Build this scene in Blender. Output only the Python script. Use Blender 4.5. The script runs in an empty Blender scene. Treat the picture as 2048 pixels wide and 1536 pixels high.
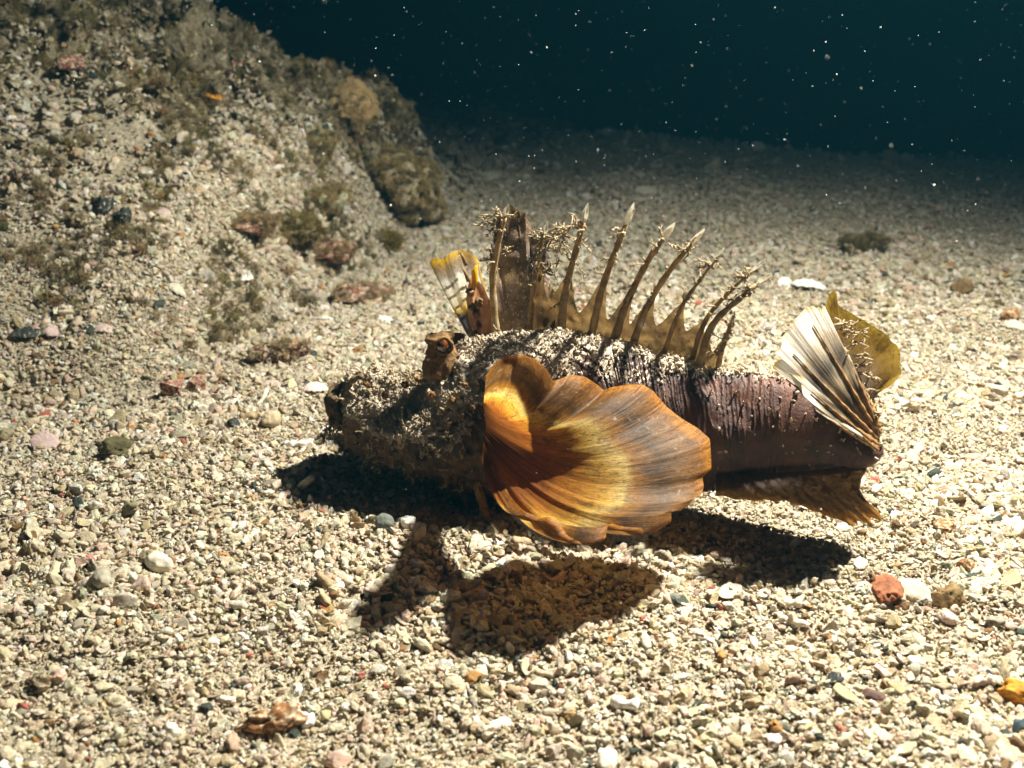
import bpy, bmesh, math
import numpy as np
from mathutils import Vector

rng = np.random.default_rng(7)
SC = bpy.context.scene
COL = SC.collection

# ------------------------------------------------------------------ camera
F = 2196.0                      # focal length in photo pixels (2048 wide)
PITCH = math.radians(20.2)
CAMH = 0.19
CT, ST = math.cos(PITCH), math.sin(PITCH)
cam_data = bpy.data.cameras.new('camera')
cam = bpy.data.objects.new('camera', cam_data)
COL.objects.link(cam)
cam.location = (0, 0, CAMH)
cam.rotation_euler = (math.pi / 2 - PITCH, 0, 0)
cam_data.sensor_width = 36.0
cam_data.lens = 36.0 * F / 2048.0
cam_data.clip_start = 0.01
cam_data.clip_end = 60.0
cam_data.dof.use_dof = True
cam_data.dof.focus_distance = 0.405
cam_data.dof.aperture_fstop = 20.0
SC.camera = cam

# ------------------------------------------------------------------ world, sun, exposure
SUN_EL = math.radians(52)
SUN_DIR = Vector((0.44, 0.90, 0)).normalized()      # horizontal direction TOWARDS the light
world = bpy.data.worlds.new('World')
SC.world = world
world.use_nodes = True
wn = world.node_tree
for n in list(wn.nodes):
    wn.nodes.remove(n)
w_out = wn.nodes.new('ShaderNodeOutputWorld')
w_bg = wn.nodes.new('ShaderNodeBackground')
w_sky = wn.nodes.new('ShaderNodeTexSky')
w_sky.sky_type = 'NISHITA'
w_sky.sun_disc = False
w_sky.sun_elevation = SUN_EL
w_sky.sun_rotation = math.atan2(SUN_DIR.x, SUN_DIR.y)
w_bg.inputs['Strength'].default_value = 0.034        # next to no daylight reaches this dark water
wn.links.new(w_sky.outputs[0], w_bg.inputs[0])
wn.links.new(w_bg.outputs[0], w_out.inputs[0])

# the diver's strobe, held over the tail of the fish: the one lamp of this dark place
lamp_data = bpy.data.lights.new('dive_strobe', 'SPOT')
lamp = bpy.data.objects.new('dive_strobe', lamp_data)
COL.objects.link(lamp)
lamp_data.energy = 162.0
lamp_data.shadow_soft_size = 0.013
lamp_data.spot_size = math.radians(172)
lamp_data.spot_blend = 0.9
lamp_data.color = (1.0, 0.905, 0.775)
lamp.location = (0.245, 0.455, 0.49)
lamp.rotation_euler = (lamp.location - Vector((-0.05, 0.33, 0.0))).to_track_quat('Z', 'Y').to_euler()

SC.view_settings.view_transform = 'Standard'
SC.view_settings.look = 'None'
SC.view_settings.gamma = 1.0
SC.view_settings.use_curve_mapping = False
SC.view_settings.exposure = 0.0

# ------------------------------------------------------------------ helpers
def hash3(ix, iy, iz, seed):
    h = (ix.astype(np.int64) * 374761393 + iy.astype(np.int64) * 668265263 + iz.astype(np.int64) * 2147483647 + seed * 974634777) & 0xFFFFFFFF
    h = ((h ^ (h >> 13)) * 1274126177) & 0xFFFFFFFF
    h = ((h ^ (h >> 16)) * 2246822519) & 0xFFFFFFFF
    h = h ^ (h >> 15)
    return (h & 0xFFFFFF) / float(0xFFFFFF) * 2 - 1

def vnoise(p, seed=0):
    p = np.asarray(p, float)
    i = np.floor(p).astype(np.int64)
    f = p - i
    f = f * f * f * (f * (f * 6 - 15) + 10)
    r = 0
    for dx in (0, 1):
        wx = f[..., 0] if dx else 1 - f[..., 0]
        for dy in (0, 1):
            wy = f[..., 1] if dy else 1 - f[..., 1]
            for dz in (0, 1):
                wz = f[..., 2] if dz else 1 - f[..., 2]
                r = r + wx * wy * wz * hash3(i[..., 0] + dx, i[..., 1] + dy, i[..., 2] + dz, seed)
    return r

def fbm(p, octaves=4, seed=0, gain=0.5):
    p = np.asarray(p, float)
    a, s, r = 1.0, 1.0, 0
    for o in range(octaves):
        r = r + a * vnoise(p * s + o * 17.3, seed + o)
        a *= gain
        s *= 2.03
    return r

def sstep(a, b, x):
    t = np.clip((x - a) / (b - a), 0, 1)
    return t * t * (3 - 2 * t)

def smin(a, b, k):
    h = np.clip(0.5 + 0.5 * (b - a) / k, 0, 1)
    return b * (1 - h) + a * h - k * h * (1 - h)

def P(px, py, Y):
    """point on the sight line through photo pixel (px, py) that stands at depth Y in the place"""
    a = (px - 1024) / F
    b = (py - 768) / F
    zc = Y / (CT - b * ST)
    return np.array([a * zc, Y, CAMH + zc * (-b * CT - ST)])

def mesh_obj(name, verts, faces, mat=None, parent=None, smooth=True, uv=None):
    me = bpy.data.meshes.new(name)
    me.from_pydata([tuple(v) for v in verts], [], faces)
    me.update()
    if smooth:
        me.polygons.foreach_set('use_smooth', [True] * len(me.polygons))
    if uv is not None:
        l = me.uv_layers.new(name='UVMap')
        li = np.empty(len(me.loops), dtype=np.int32)
        me.loops.foreach_get('vertex_index', li)
        l.data.foreach_set('uv', np.asarray(uv, np.float32)[li].ravel())
    if mat:
        for m in (mat if isinstance(mat, (list, tuple)) else [mat]):
            me.materials.append(m)
    o = bpy.data.objects.new(name, me)
    COL.objects.link(o)
    if parent:
        o.parent = parent
    return o

def grid_faces(nu, nv, wrap_u=False):
    """verts indexed [iu*nv + iv]"""
    iu = np.arange(nu if wrap_u else nu - 1)
    iv = np.arange(nv - 1)
    A, B = np.meshgrid(iu, iv, indexing='ij')
    A2 = (A + 1) % nu
    f = np.stack([A * nv + B, A2 * nv + B, A2 * nv + B + 1, A * nv + B + 1], -1).reshape(-1, 4)
    return f.tolist()

def tag(o, label=None, cat=None, group=None, kind=None):
    if label: o['label'] = label
    if cat: o['category'] = cat
    if group: o['group'] = group
    if kind: o['kind'] = kind
    return o

class MB:
    """collects vertices and faces of one part"""
    def __init__(s): s.v, s.f, s.m = [], [], []
    def add(s, V, Fc, mi=0):
        o = len(s.v)
        s.v.extend([tuple(x) for x in V])
        s.f.extend([[i + o for i in q] for q in Fc])
        s.m.extend([mi] * len(Fc))
    def tube(s, pts, rad, n=6, mi=0, cap=True):
        pts = np.asarray(pts, float)
        rad = np.broadcast_to(np.asarray(rad, float), (len(pts),))
        T = np.gradient(pts, axis=0)
        T /= np.linalg.norm(T, axis=1)[:, None] + 1e-12
        up = np.array([0.31, 0.2, 0.93]); 
        V = []
        for p, t, r in zip(pts, T, rad):
            a = np.cross(t, up); a /= np.linalg.norm(a) + 1e-9
            b = np.cross(t, a)
            for k in range(n):
                th = 2 * math.pi * k / n
                V.append(p + r * (math.cos(th) * a + math.sin(th) * b))
        Fc = []
        for i in range(len(pts) - 1):
            for k in range(n):
                k2 = (k + 1) % n
                Fc.append([i * n + k, i * n + k2, (i + 1) * n + k2, (i + 1) * n + k])
        if cap:
            Fc.append([k for k in range(n)][::-1])
            Fc.append([(len(pts) - 1) * n + k for k in range(n)])
        s.add(V, Fc, mi)
    def build(s, name, mats, parent=None, smooth=True):
        o = mesh_obj(name, s.v, s.f, mats, parent, smooth)
        o.data.polygons.foreach_set('material_index', s.m)
        return o

# ------------------------------------------------------------------ materials
class NT:
    def __init__(s, name):
        s.mat = bpy.data.materials.new(name)
        s.mat.use_nodes = True
        s.t = s.mat.node_tree
        s.t.nodes.clear()
        s.out = s.t.nodes.new('ShaderNodeOutputMaterial')
    def n(s, typ, **kw):
        nd = s.t.nodes.new(typ)
        for k, v in kw.items():
            if k.startswith('i_'):
                nd.inputs[k[2:].replace('_', ' ')].default_value = v
            else:
                setattr(nd, k, v)
        return nd
    def l(s, a, b): s.t.links.new(a, b)
    def coord(s, scale=1.0, use='Object', vec_scale=None):
        tc = s.n('ShaderNodeTexCoord')
        mp = s.n('ShaderNodeMapping')
        mp.inputs['Scale'].default_value = vec_scale or (scale, scale, scale)
        s.l(tc.outputs[use], mp.inputs['Vector'])
        return mp.outputs[0]
    def noise(s, vec, scale, detail=4, rough=0.55, dist=0.0):
        nd = s.n('ShaderNodeTexNoise')
        nd.inputs['Scale'].default_value = scale
        nd.inputs['Detail'].default_value = detail
        nd.inputs['Roughness'].default_value = rough
        nd.inputs['Distortion'].default_value = dist
        s.l(vec, nd.inputs['Vector'])
        return nd.outputs['Fac']
    def ramp(s, fac, stops, interp='LINEAR'):
        r = s.n('ShaderNodeValToRGB')
        cr = r.color_ramp
        cr.interpolation = interp
        while len(cr.elements) < len(stops):
            cr.elements.new(0.5)
        for e, (p, c) in zip(cr.elements, stops):
            e.position = p
            e.color = (*c, 1) if len(c) == 3 else c
        s.l(fac, r.inputs[0])
        return r.outputs[0]
    def math(s, op, a, b=None, clamp=False):
        m = s.n('ShaderNodeMath', operation=op, use_clamp=clamp)
        for i, v in enumerate((a, b)):
            if v is None: continue
            if isinstance(v, (int, float)): m.inputs[i].default_value = v
            else: s.l(v, m.inputs[i])
        return m.outputs[0]
    def mix(s, fac, a, b, blend='MIX'):
        m = s.n('ShaderNodeMix', data_type='RGBA', blend_type=blend)
        for i, v in ((0, fac), (6, a), (7, b)):
            if isinstance(v, (int, float)): m.inputs[i].default_value = v
            elif isinstance(v, tuple): m.inputs[i].default_value = (*v, 1)
            else: s.l(v, m.inputs[i])
        return m.outputs[2]
    def bsdf(s, col, rough=0.8, spec=0.3, bump=None, bump_d=0.001, bump_s=0.6):
        b = s.n('ShaderNodeBsdfPrincipled')
        b.inputs['Roughness'].default_value = rough
        b.inputs['Specular IOR Level'].default_value = spec
        if isinstance(col, tuple): b.inputs['Base Color'].default_value = (*col, 1)
        else: s.l(col, b.inputs['Base Color'])
        if bump is not None:
            bp = s.n('ShaderNodeBump')
            bp.inputs['Distance'].default_value = bump_d
            bp.inputs['Strength'].default_value = bump_s
            s.l(bump, bp.inputs['Height'])
            s.l(bp.outputs[0], b.inputs['Normal'])
        return b
    def done(s, sh):
        s.l(sh.outputs[0] if hasattr(sh, 'outputs') else sh, s.out.inputs['Surface'])
        return s.mat

SAND = (0.52, 0.44, 0.32)

def m_grain(name='coral_grain', itype='INSTANCER'):
    t = NT(name)
    at = t.n('ShaderNodeAttribute', attribute_name='gcol', attribute_type=itype)
    v = t.coord(1.0)
    nz = t.noise(v, 2.2, 5, 0.65)
    c = t.mix(0.55, at.outputs['Color'], t.ramp(nz, [(0.3, (0.45, 0.40, 0.33)), (0.55, (1, 1, 1)), (0.8, (1.15, 1.12, 1.05))]), 'MULTIPLY')
    b = t.bsdf(c, 0.75, 0.25, t.noise(v, 5.0, 4, 0.7), 0.15, 0.45)
    return t.done(b)

def m_sand():
    t = NT('sand')
    v = t.coord(1.0)
    n1 = t.noise(v, 420, 6, 0.7)
    n2 = t.noise(v, 40, 4, 0.6)
    c = t.ramp(n1, [(0.28, (0.10, 0.08, 0.055)), (0.42, (0.34, 0.28, 0.19)), (0.55, (0.52, 0.44, 0.31)), (0.75, (0.70, 0.63, 0.5))])
    c = t.mix(0.35, c, t.ramp(n2, [(0.3, (0.5, 0.46, 0.40)), (0.6, (1, 1, 1))]), 'MULTIPLY')
    return t.done(t.bsdf(c, 0.9, 0.15, n1, 0.002, 0.9))

def m_rock():
    t = NT('reef_rock')
    v = t.coord(1.0)
    n1 = t.noise(v, 380, 6, 0.7)
    n2 = t.noise(v, 34, 5, 0.62)
    n3 = t.noise(v, 21, 4, 0.6)
    c = t.ramp(n1, [(0.3, (0.06, 0.045, 0.025)), (0.45, (0.27, 0.21, 0.12)), (0.6, (0.46, 0.38, 0.25)), (0.8, (0.62, 0.55, 0.42))])
    turf = t.ramp(n1, [(0.3, (0.035, 0.025, 0.008)), (0.6, (0.16, 0.115, 0.045)), (0.8, (0.30, 0.24, 0.12))])
    c = t.mix(t.ramp(n2, [(0.46, (0, 0, 0)), (0.58, (1, 1, 1))]), c, turf)
    red = t.ramp(n1, [(0.3, (0.07, 0.012, 0.01)), (0.7, (0.33, 0.085, 0.06))])
    c = t.mix(t.ramp(n3, [(0.63, (0, 0, 0)), (0.68, (1, 1, 1))]), c, red)
    return t.done(t.bsdf(c, 0.9, 0.15, n1, 0.003, 1.0))

def m_plain(name, col, var=0.5, scale=300, rough=0.8, spec=0.25, dark=None, bump=0.0008, dusty=0.0):
    t = NT(name)
    v = t.coord(1.0)
    n1 = t.noise(v, scale, 5, 0.65)
    d = dark or tuple(x * var for x in col)
    c = t.ramp(n1, [(0.32, d), (0.58, col), (0.85, tuple(min(1, x * 1.25) for x in col))])
    if dusty:
        n2 = t.noise(v, 620, 4, 0.7)
        c = t.mix(t.ramp(n2, [(0.62 - 0.25 * dusty, (0, 0, 0)), (0.70 - 0.25 * dusty, (0.9, 0.9, 0.9))]), c, t.ramp(n1, [(0.35, (0.30, 0.24, 0.15)), (0.65, (0.58, 0.49, 0.35))]))
    return t.done(t.bsdf(c, rough, spec, n1, bump, 0.7))

def m_turf():
    t = NT('turf_algae')
    at = t.n('ShaderNodeAttribute', attribute_name='gcol', attribute_type='INSTANCER')
    d = t.bsdf(at.outputs['Color'], 0.8, 0.2)
    tr = t.n('ShaderNodeBsdfTranslucent')
    t.l(at.outputs['Color'], tr.inputs['Color'])
    mx = t.n('ShaderNodeMixShader'); mx.inputs[0].default_value = 0.35
    t.l(d.outputs[0], mx.inputs[1]); t.l(tr.outputs[0], mx.inputs[2])
    return t.done(mx)

def sheet_shader(t, col, trans=0.5, clear=0.08, rough=0.5, spec=0.35, bump=None, bump_d=0.0006, tint=None):
    d = t.bsdf(col, rough, spec, bump, bump_d, 0.7)
    tr = t.n('ShaderNodeBsdfTranslucent')
    t.l(col, tr.inputs['Color'])
    mx = t.n('ShaderNodeMixShader'); mx.inputs[0].default_value = trans
    t.l(d.outputs[0], mx.inputs[1]); t.l(tr.outputs[0], mx.inputs[2])
    tp = t.n('ShaderNodeBsdfTransparent')
    if tint: tp.inputs[0].default_value = (*tint, 1)
    else: t.l(col, tp.inputs[0])
    m2 = t.n('ShaderNodeMixShader'); m2.inputs[0].default_value = clear
    t.l(mx.outputs[0], m2.inputs[1]); t.l(tp.outputs[0], m2.inputs[2])
    return t.done(m2)

def uvsplit(t):
    uv = t.n('ShaderNodeUVMap', uv_map='UVMap')
    sp = t.n('ShaderNodeSeparateXYZ')
    t.l(uv.outputs[0], sp.inputs[0])
    return uv.outputs[0], sp.outputs[0], sp.outputs[1]

def uvmap(t, uv, sx, sy):
    mp = t.n('ShaderNodeMapping')
    mp.inputs['Scale'].default_value = (sx, sy, 1)
    t.l(uv, mp.inputs[0])
    return mp.outputs[0]

def m_pectoral(name, stops, dark=0.55):
    t = NT(name)
    uv, u, v = uvsplit(t)
    nb = t.noise(uvmap(t, uv, 5, 3), 1.6, 4, 0.6)
    vv = t.math('ADD', v, t.math('MULTIPLY', t.math('SUBTRACT', nb, 0.5), 0.26))
    c = t.ramp(vv, stops)
    streak = t.noise(uvmap(t, uv, 90, 3.0), 1.0, 5, 0.65, 0.6)
    c = t.mix(dark, c, t.ramp(streak, [(0.34, (0.22, 0.14, 0.06)), (0.50, (0.85, 0.78, 0.66)), (0.75, (1.15, 1.1, 0.95))]), 'MULTIPLY')
    vein = t.noise(uvmap(t, uv, 150, 9.0), 1.0, 3, 0.6, 2.2)
    vl = t.math('ABSOLUTE', t.math('SUBTRACT', vein, 0.5))
    c = t.mix(t.math('MULTIPLY', t.ramp(vl, [(0.012, (1, 1, 1)), (0.035, (0, 0, 0))]), 0.75), c, (0.045, 0.02, 0.008))
    mot = t.noise(uvmap(t, uv, 26, 9), 1.0, 5, 0.7)
    c = t.mix(t.ramp(mot, [(0.52, (0, 0, 0)), (0.68, (0.75, 0.75, 0.75))]), c, (0.07, 0.035, 0.012))
    pale = t.noise(uvmap(t, uv, 60, 30), 1.0, 4, 0.7)
    pm = t.math('MULTIPLY', t.ramp(pale, [(0.58, (0, 0, 0)), (0.7, (1, 1, 1))]), t.ramp(v, [(0.72, (0, 0, 0)), (0.85, (0.6, 0.6, 0.6)), (0.95, (0.6, 0.6, 0.6)), (0.97, (0, 0, 0))]))
    c = t.mix(pm, c, (0.50, 0.46, 0.36))
    return sheet_shader(t, c, 0.6, 0.035, 0.5, 0.3, streak, 0.0007, (0.70, 0.46, 0.22))

def m_body():
    t = NT('fish_skin')
    v = t.coord(1.0)
    n1 = t.noise(v, 160, 5, 0.65)
    n2 = t.noise(v, 45, 4, 0.6)
    c = t.ramp(n1, [(0.3, (0.022, 0.010, 0.008)), (0.55, (0.07, 0.030, 0.022)), (0.8, (0.12, 0.066, 0.058))])
    c = t.mix(t.ramp(n2, [(0.5, (0, 0, 0)), (0.68, (0.6, 0.6, 0.6))]), c, (0.14, 0.042, 0.014))
    at = t.n('ShaderNodeAttribute', attribute_name='dust')
    n3 = t.noise(v, 900, 4, 0.7)
    m = t.math('ADD', at.outputs['Fac'], t.math('MULTIPLY', t.math('SUBTRACT', n3, 0.5), 1.3))
    c = t.mix(t.ramp(m, [(0.42, (0, 0, 0)), (0.62, (1, 1, 1))]), c, t.ramp(n3, [(0.3, (0.26, 0.20, 0.14)), (0.6, (0.55, 0.46, 0.35))]))
    hd = t.n('ShaderNodeAttribute', attribute_name='headtone')
    c = t.mix(t.math('MULTIPLY', hd.outputs['Fac'], 0.75), c, t.mix(t.ramp(m, [(0.42, (0, 0, 0)), (0.62, (1, 1, 1))]), t.ramp(n1, [(0.35, (0.03, 0.018, 0.008)), (0.7, (0.17, 0.095, 0.035))]), (0.50, 0.41, 0.30)))
    return t.done(t.bsdf(c, 0.5, 0.35, n3, 0.0006, 0.6))

def m_membrane():
    t = NT('dorsal_membrane')
    v = t.coord(1.0)
    n1 = t.noise(v, 120, 5, 0.65)
    c = t.ramp(n1, [(0.32, (0.05, 0.03, 0.015)), (0.5, (0.15, 0.085, 0.03)), (0.7, (0.28, 0.18, 0.07))])
    return sheet_shader(t, c, 0.55, 0.10, 0.6, 0.25, n1, 0.0006, (0.7, 0.55, 0.3))

def m_crest():
    t = NT('crest_membrane')
    v = t.coord(1.0)
    n1 = t.noise(v, 70, 5, 0.6)
    n3 = t.noise(v, 1100, 3, 0.6)
    c = t.ramp(n1, [(0.35, (0.035, 0.028, 0.03)), (0.52, (0.12, 0.075, 0.045)), (0.7, (0.26, 0.17, 0.08))])
    c = t.mix(t.ramp(n3, [(0.60, (0, 0, 0)), (0.68, (1, 1, 1))]), c, (0.50, 0.42, 0.30))
    return sheet_shader(t, c, 0.45, 0.05, 0.6, 0.25, n1, 0.0008, (0.6, 0.45, 0.3))

def m_flesh(name, lo, mid, hi, scale=260, trans=0.35):
    t = NT(name)
    v = t.coord(1.0)
    n1 = t.noise(v, scale, 4, 0.65)
    c = t.ramp(n1, [(0.3, lo), (0.52, mid), (0.75, hi)])
    return sheet_shader(t, c, trans, 0.0, 0.55, 0.3, n1, 0.0005)

def m_caudal():
    t = NT('caudal_membrane')
    uv, u, v = uvsplit(t)
    nb = t.noise(uvmap(t, uv, 9, 3), 1.3, 4, 0.6)
    vv = t.math('ADD', v, t.math('MULTIPLY', t.math('SUBTRACT', nb, 0.5), 0.22))
    c = t.ramp(vv, [(0.0, (0.10, 0.07, 0.05)), (0.22, (0.30, 0.22, 0.14)), (0.38, (0.10, 0.075, 0.055)), (0.52, (0.50, 0.40, 0.27)), (0.66, (0.13, 0.11, 0.09)), (0.78, (0.55, 0.46, 0.34)), (0.84, (0.82, 0.78, 0.70)), (0.97, (0.88, 0.84, 0.74)), (1.0, (0.80, 0.62, 0.25))])
    st = t.noise(uvmap(t, uv, 110, 2), 1.0, 4, 0.6)
    c = t.mix(0.75, c, t.ramp(st, [(0.38, (0.25, 0.17, 0.10)), (0.55, (0.8, 0.78, 0.75))]), 'MULTIPLY')
    return sheet_shader(t, c, 0.35, 0.03, 0.5, 0.35, st, 0.0006)

def m_eye():
    t = NT('eyeball')
    v = t.coord(1.0)
    n = t.noise(v, 500, 3)
    c = t.ramp(n, [(0.4, (0.012, 0.008, 0.006)), (0.7, (0.20, 0.06, 0.015))])
    b = t.bsdf(c, 0.06, 0.9)
    b.inputs['Coat Weight'].default_value = 1.0
    b.inputs['Coat Roughness'].default_value = 0.03
    return t.done(b)

M_GRAIN = m_grain()
M_SAND = m_sand()
M_ROCK = m_rock()
M_TURF = m_turf()

# ------------------------------------------------------------------ the lie of the seabed
def mound(x, y):
    n = fbm(np.stack([x * 9, y * 9, x * 0 + 3.1], -1), 3, 31)
    d1 = -0.972 * (x + 0.070) + 0.236 * (y - 0.90) + 0.012 * n
    h1 = 0.080 * sstep(0, 0.065, d1) + 0.53 * np.maximum(0, d1 - 0.035)
    h2 = 0.56 * (y - 0.50 + 0.12 * np.clip(-x - 0.15, -0.2, 0.6)) + 0.010 * n
    h3 = 1.5 * (1.06 - y) + 0.02 * n
    h = smin(smin(h1, h2, 0.05), h3, 0.06)
    return np.clip(h, -0.02, 0.27)

def base_h(x, y):
    p = np.stack([x, y, x * 0], -1)
    z = 0.0035 * vnoise(p * 14 + 2.2, 3) + 0.0018 * vnoise(p * 45, 4) + 0.0012 * vnoise(p * 110, 5)
    z = z * sstep(0.0, 0.1, y + 0.2)
    # far crest and hollow behind it
    cy = 1.37 - 0.56 * (x - 0.1) + 0.03 * np.sin(x * 14)
    drop = sstep(0.0, 0.30, y - cy) * sstep(0.0, 0.16, x + 0.03)
    z = z + 0.012 * np.exp(-((y - cy) / 0.12) ** 2) * sstep(0.0, 0.16, x + 0.03) - 0.085 * drop + 0.05 * sstep(1.9, 3.4, y)
    z = z + 0.03 * fbm(p * 1.3, 3, 9) * sstep(1.3, 2.6, y)
    return z

def rock_zone(x, y):
    d1 = -0.972 * (x + 0.070) + 0.236 * (y - 0.90)
    n = fbm(np.stack([x * 14, y * 14, x * 0 + 8], -1), 3, 77)
    return sstep(0.0, 0.06, d1) * sstep(0.60, 0.74, y - 0.12 * sstep(0.16, 0.0, d1) + 0.05 * n)

def rock_rough(x, y):
    p = np.stack([x, y, x * 0], -1)
    a = fbm(p * 26, 4, 41)
    b = np.abs(fbm(p * 60, 3, 43))
    return 0.022 * a + 0.015 * b

def ground(x, y):
    x = np.asarray(x, float); y = np.asarray(y, float)
    m = np.maximum(mound(x, y), 0)
    return base_h(x, y) + m + rock_rough(x, y) * rock_zone(x, y)

def G(px, py):
    """where the sight line through a photo pixel meets the seabed"""
    a = (px - 1024) / F; b = (py - 768) / F
    d = np.array([a, CT - b * ST, -b * CT - ST])
    t = np.arange(0.2, 6.0, 0.0015)
    q = np.array([0, 0, CAMH]) + t[:, None] * d
    hit = np.nonzero(q[:, 2] <= ground(q[:, 0], q[:, 1]))[0]
    k = hit[0] if len(hit) else len(t) - 1
    return q[k], t[k]

def graded(a0, a1, step, lo, hi):
    mid = list(np.arange(a0, a1, step))
    s, v = step, a1
    while v < hi:
        mid.append(v); s *= 1.22; v += s
    mid.append(hi)
    s, v = step, a0
    left = []
    while True:
        s *= 1.22; v -= s
        if v <= lo: break
        left.append(v)
    left.append(lo)
    return np.array(left[::-1] + mid)

xs = graded(-0.78, 0.72, 0.005, -14, 14)
ys = graded(0.06, 1.75, 0.005, -6, 20)
XX, YY = np.meshgrid(xs, ys, indexing='ij')
ZZ = ground(XX, YY) - 0.012 * rock_zone(XX, YY) - 0.0006
V = np.stack([XX, YY, ZZ], -1).reshape(-1, 3)
seabed = mesh_obj('seabed', V, grid_faces(len(xs), len(ys)), M_SAND)
tag(seabed, kind='structure')

# the rock that stands out of the sand slope
rx = np.arange(-0.75, 0.05, 0.0034)
ry = np.arange(0.50, 1.16, 0.0034)
RX, RY = np.meshgrid(rx, ry, indexing='ij')
rz = rock_zone(RX, RY)
RZ = ground(RX, RY)
edge = np.minimum.reduce([sstep(-0.75, -0.70, RX), 1 - sstep(0.0, 0.05, RX), sstep(0.5, 0.54, RY), 1 - sstep(1.1, 1.16, RY)])
pp = np.stack([RX, RY, RZ], -1)
k = rz * edge
lump = 0.009 * fbm(pp * 75, 3, 51) + 0.004 * fbm(pp * 190, 3, 52)
RZ2 = RZ + k * lump - 0.02 * (1 - k)
RX2 = RX + k * 0.016 * fbm(pp * 38 + 5, 3, 53)
RY2 = RY + k * 0.016 * fbm(pp * 38 + 9, 3, 54)
rockV = np.stack([RX2, RY2, RZ2], -1).reshape(-1, 3)
reef_rock = mesh_obj('reef_rock', rockV, grid_faces(len(rx), len(ry)), M_ROCK)
tag(reef_rock, 'large rough brown rock mound with turf algae rising from the sand', 'rock')

# ------------------------------------------------------------------ grain and tuft shapes (kept outside the scene, only used by the scatters)
def ico(sub):
    bm = bmesh.new()
    bmesh.ops.create_icosphere(bm, subdivisions=sub, radius=1.0)
    v = np.array([p.co[:] for p in bm.verts]); f = [[q.index for q in p.verts] for p in bm.faces]
    bm.free()
    return v, f
ICO = {s: ico(s) for s in (1, 2, 3, 4, 5)}

def lump_verts(sub, seed, rough=0.3, freq=1.3, cuts=0):
    v, f = ICO[sub]
    r = np.random.default_rng(seed)
    d = 1 + rough * fbm(v * freq + seed * 3.7, 3, seed)
    w = v * d[:, None]
    for _ in range(cuts):
        n = r.normal(size=3); n /= np.linalg.norm(n)
        off = r.uniform(0.45, 0.8)
        e = w @ n - off
        w = w - np.where(e > 0, e, 0)[:, None] * n * 0.95
    return w, f

GRAINS = bpy.data.collections.new('grain_shapes')
def proto(coll, name, v, f, mat, smooth=True):
    me = bpy.data.meshes.new(name)
    me.from_pydata([tuple(x) for x in v], [], f)
    me.polygons.foreach_set('use_smooth', [smooth] * len(f))
    me.materials.append(mat)
    coll.objects.link(bpy.data.objects.new(name, me))

for i in range(7):
    v, f = lump_verts(3, 100 + i, 0.40, 1.9, 3)
    proto(GRAINS, 'grain_%02d' % i, v * np.array([1.15, 0.9, 0.72]), f, M_GRAIN)
for i in range(7, 11):
    v, f = lump_verts(3, 100 + i, 0.34, 1.8, 6)
    proto(GRAINS, 'grain_%02d' % i, v * np.array([1.3, 0.9, 0.7]), f, M_GRAIN, False)
for i in range(11, 14):
    v, f = lump_verts(3, 100 + i, 0.34, 2.4, 2)
    proto(GRAINS, 'grain_%02d' % i, v * np.array([1.55, 0.8, 0.7]), f, M_GRAIN)
for i in range(14, 16):
    v, f = lump_verts(3, 100 + i, 0.25, 1.8, 2)
    w = v * np.array([1.3, 1.0, 0.22]); w[:, 2] += 0.25 * (w[:, 0] ** 2 + w[:, 1] ** 2) - 0.2
    proto(GRAINS, 'grain_%02d' % i, w, f, M_GRAIN)
NG = 16

TUFTS = bpy.data.collections.new('tuft_shapes')
for i in range(6):
    r = np.random.default_rng(300 + i)
    mb = MB()
    for b in range(34):
        a = r.uniform(0, 2 * math.pi); lean = r.uniform(0.1, 1.1); L = r.uniform(0.45, 1.0)
        o = np.array([r.normal(0, 0.22), r.normal(0, 0.22), -0.1])
        d = np.array([math.cos(a) * lean, math.sin(a) * lean, 1.0]); d /= np.linalg.norm(d)
        pts = [o + d * L * q + r.normal(0, 0.06, 3) for q in (0, 0.5, 1.0)]
        mb.tube(pts, [0.045, 0.04, 0.02], 3, cap=False)
        for s in range(2):
            q = pts[1] + (pts[2] - pts[1]) * r.uniform(0, 0.8)
            e = d * 0.25 + r.normal(0, 0.2, 3)
            mb.tube([q, q + e * 0.6, q + e * 1.1], [0.03, 0.025, 0.012], 3, cap=False)
    proto(TUFTS, 'tuft_%02d' % i, mb.v, mb.f, M_TURF)

def scatter_tree(coll):
    g = bpy.data.node_groups.new('scatter_' + coll.name, 'GeometryNodeTree')
    g.interface.new_socket('Geometry', in_out='INPUT', socket_type='NodeSocketGeometry')
    g.interface.new_socket('Geometry', in_out='OUTPUT', socket_type='NodeSocketGeometry')
    N = g.nodes
    gi, go = N.new('NodeGroupInput'), N.new('NodeGroupOutput')
    iop = N.new('GeometryNodeInstanceOnPoints')
    ci = N.new('GeometryNodeCollectionInfo')
    ci.inputs['Collection'].default_value = coll
    ci.inputs['Separate Children'].default_value = True
    ci.inputs['Reset Children'].default_value = True
    def na(nm, typ):
        n = N.new('GeometryNodeInputNamedAttribute'); n.data_type = typ
        n.inputs['Name'].default_value = nm
        return n.outputs['Attribute']
    e2r = N.new('FunctionNodeEulerToRotation')
    L = g.links.new
    L(gi.outputs[0], iop.inputs['Points'])
    L(ci.outputs[0], iop.inputs['Instance'])
    iop.inputs['Pick Instance'].default_value = True
    L(na('gi', 'INT'), iop.inputs['Instance Index'])
    L(na('rot', 'FLOAT_VECTOR'), e2r.inputs[0])
    L(e2r.outputs[0], iop.inputs['Rotation'])
    L(na('scl', 'FLOAT_VECTOR'), iop.inputs['Scale'])
    L(iop.outputs[0], go.inputs[0])
    return g
TREES = {}

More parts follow.
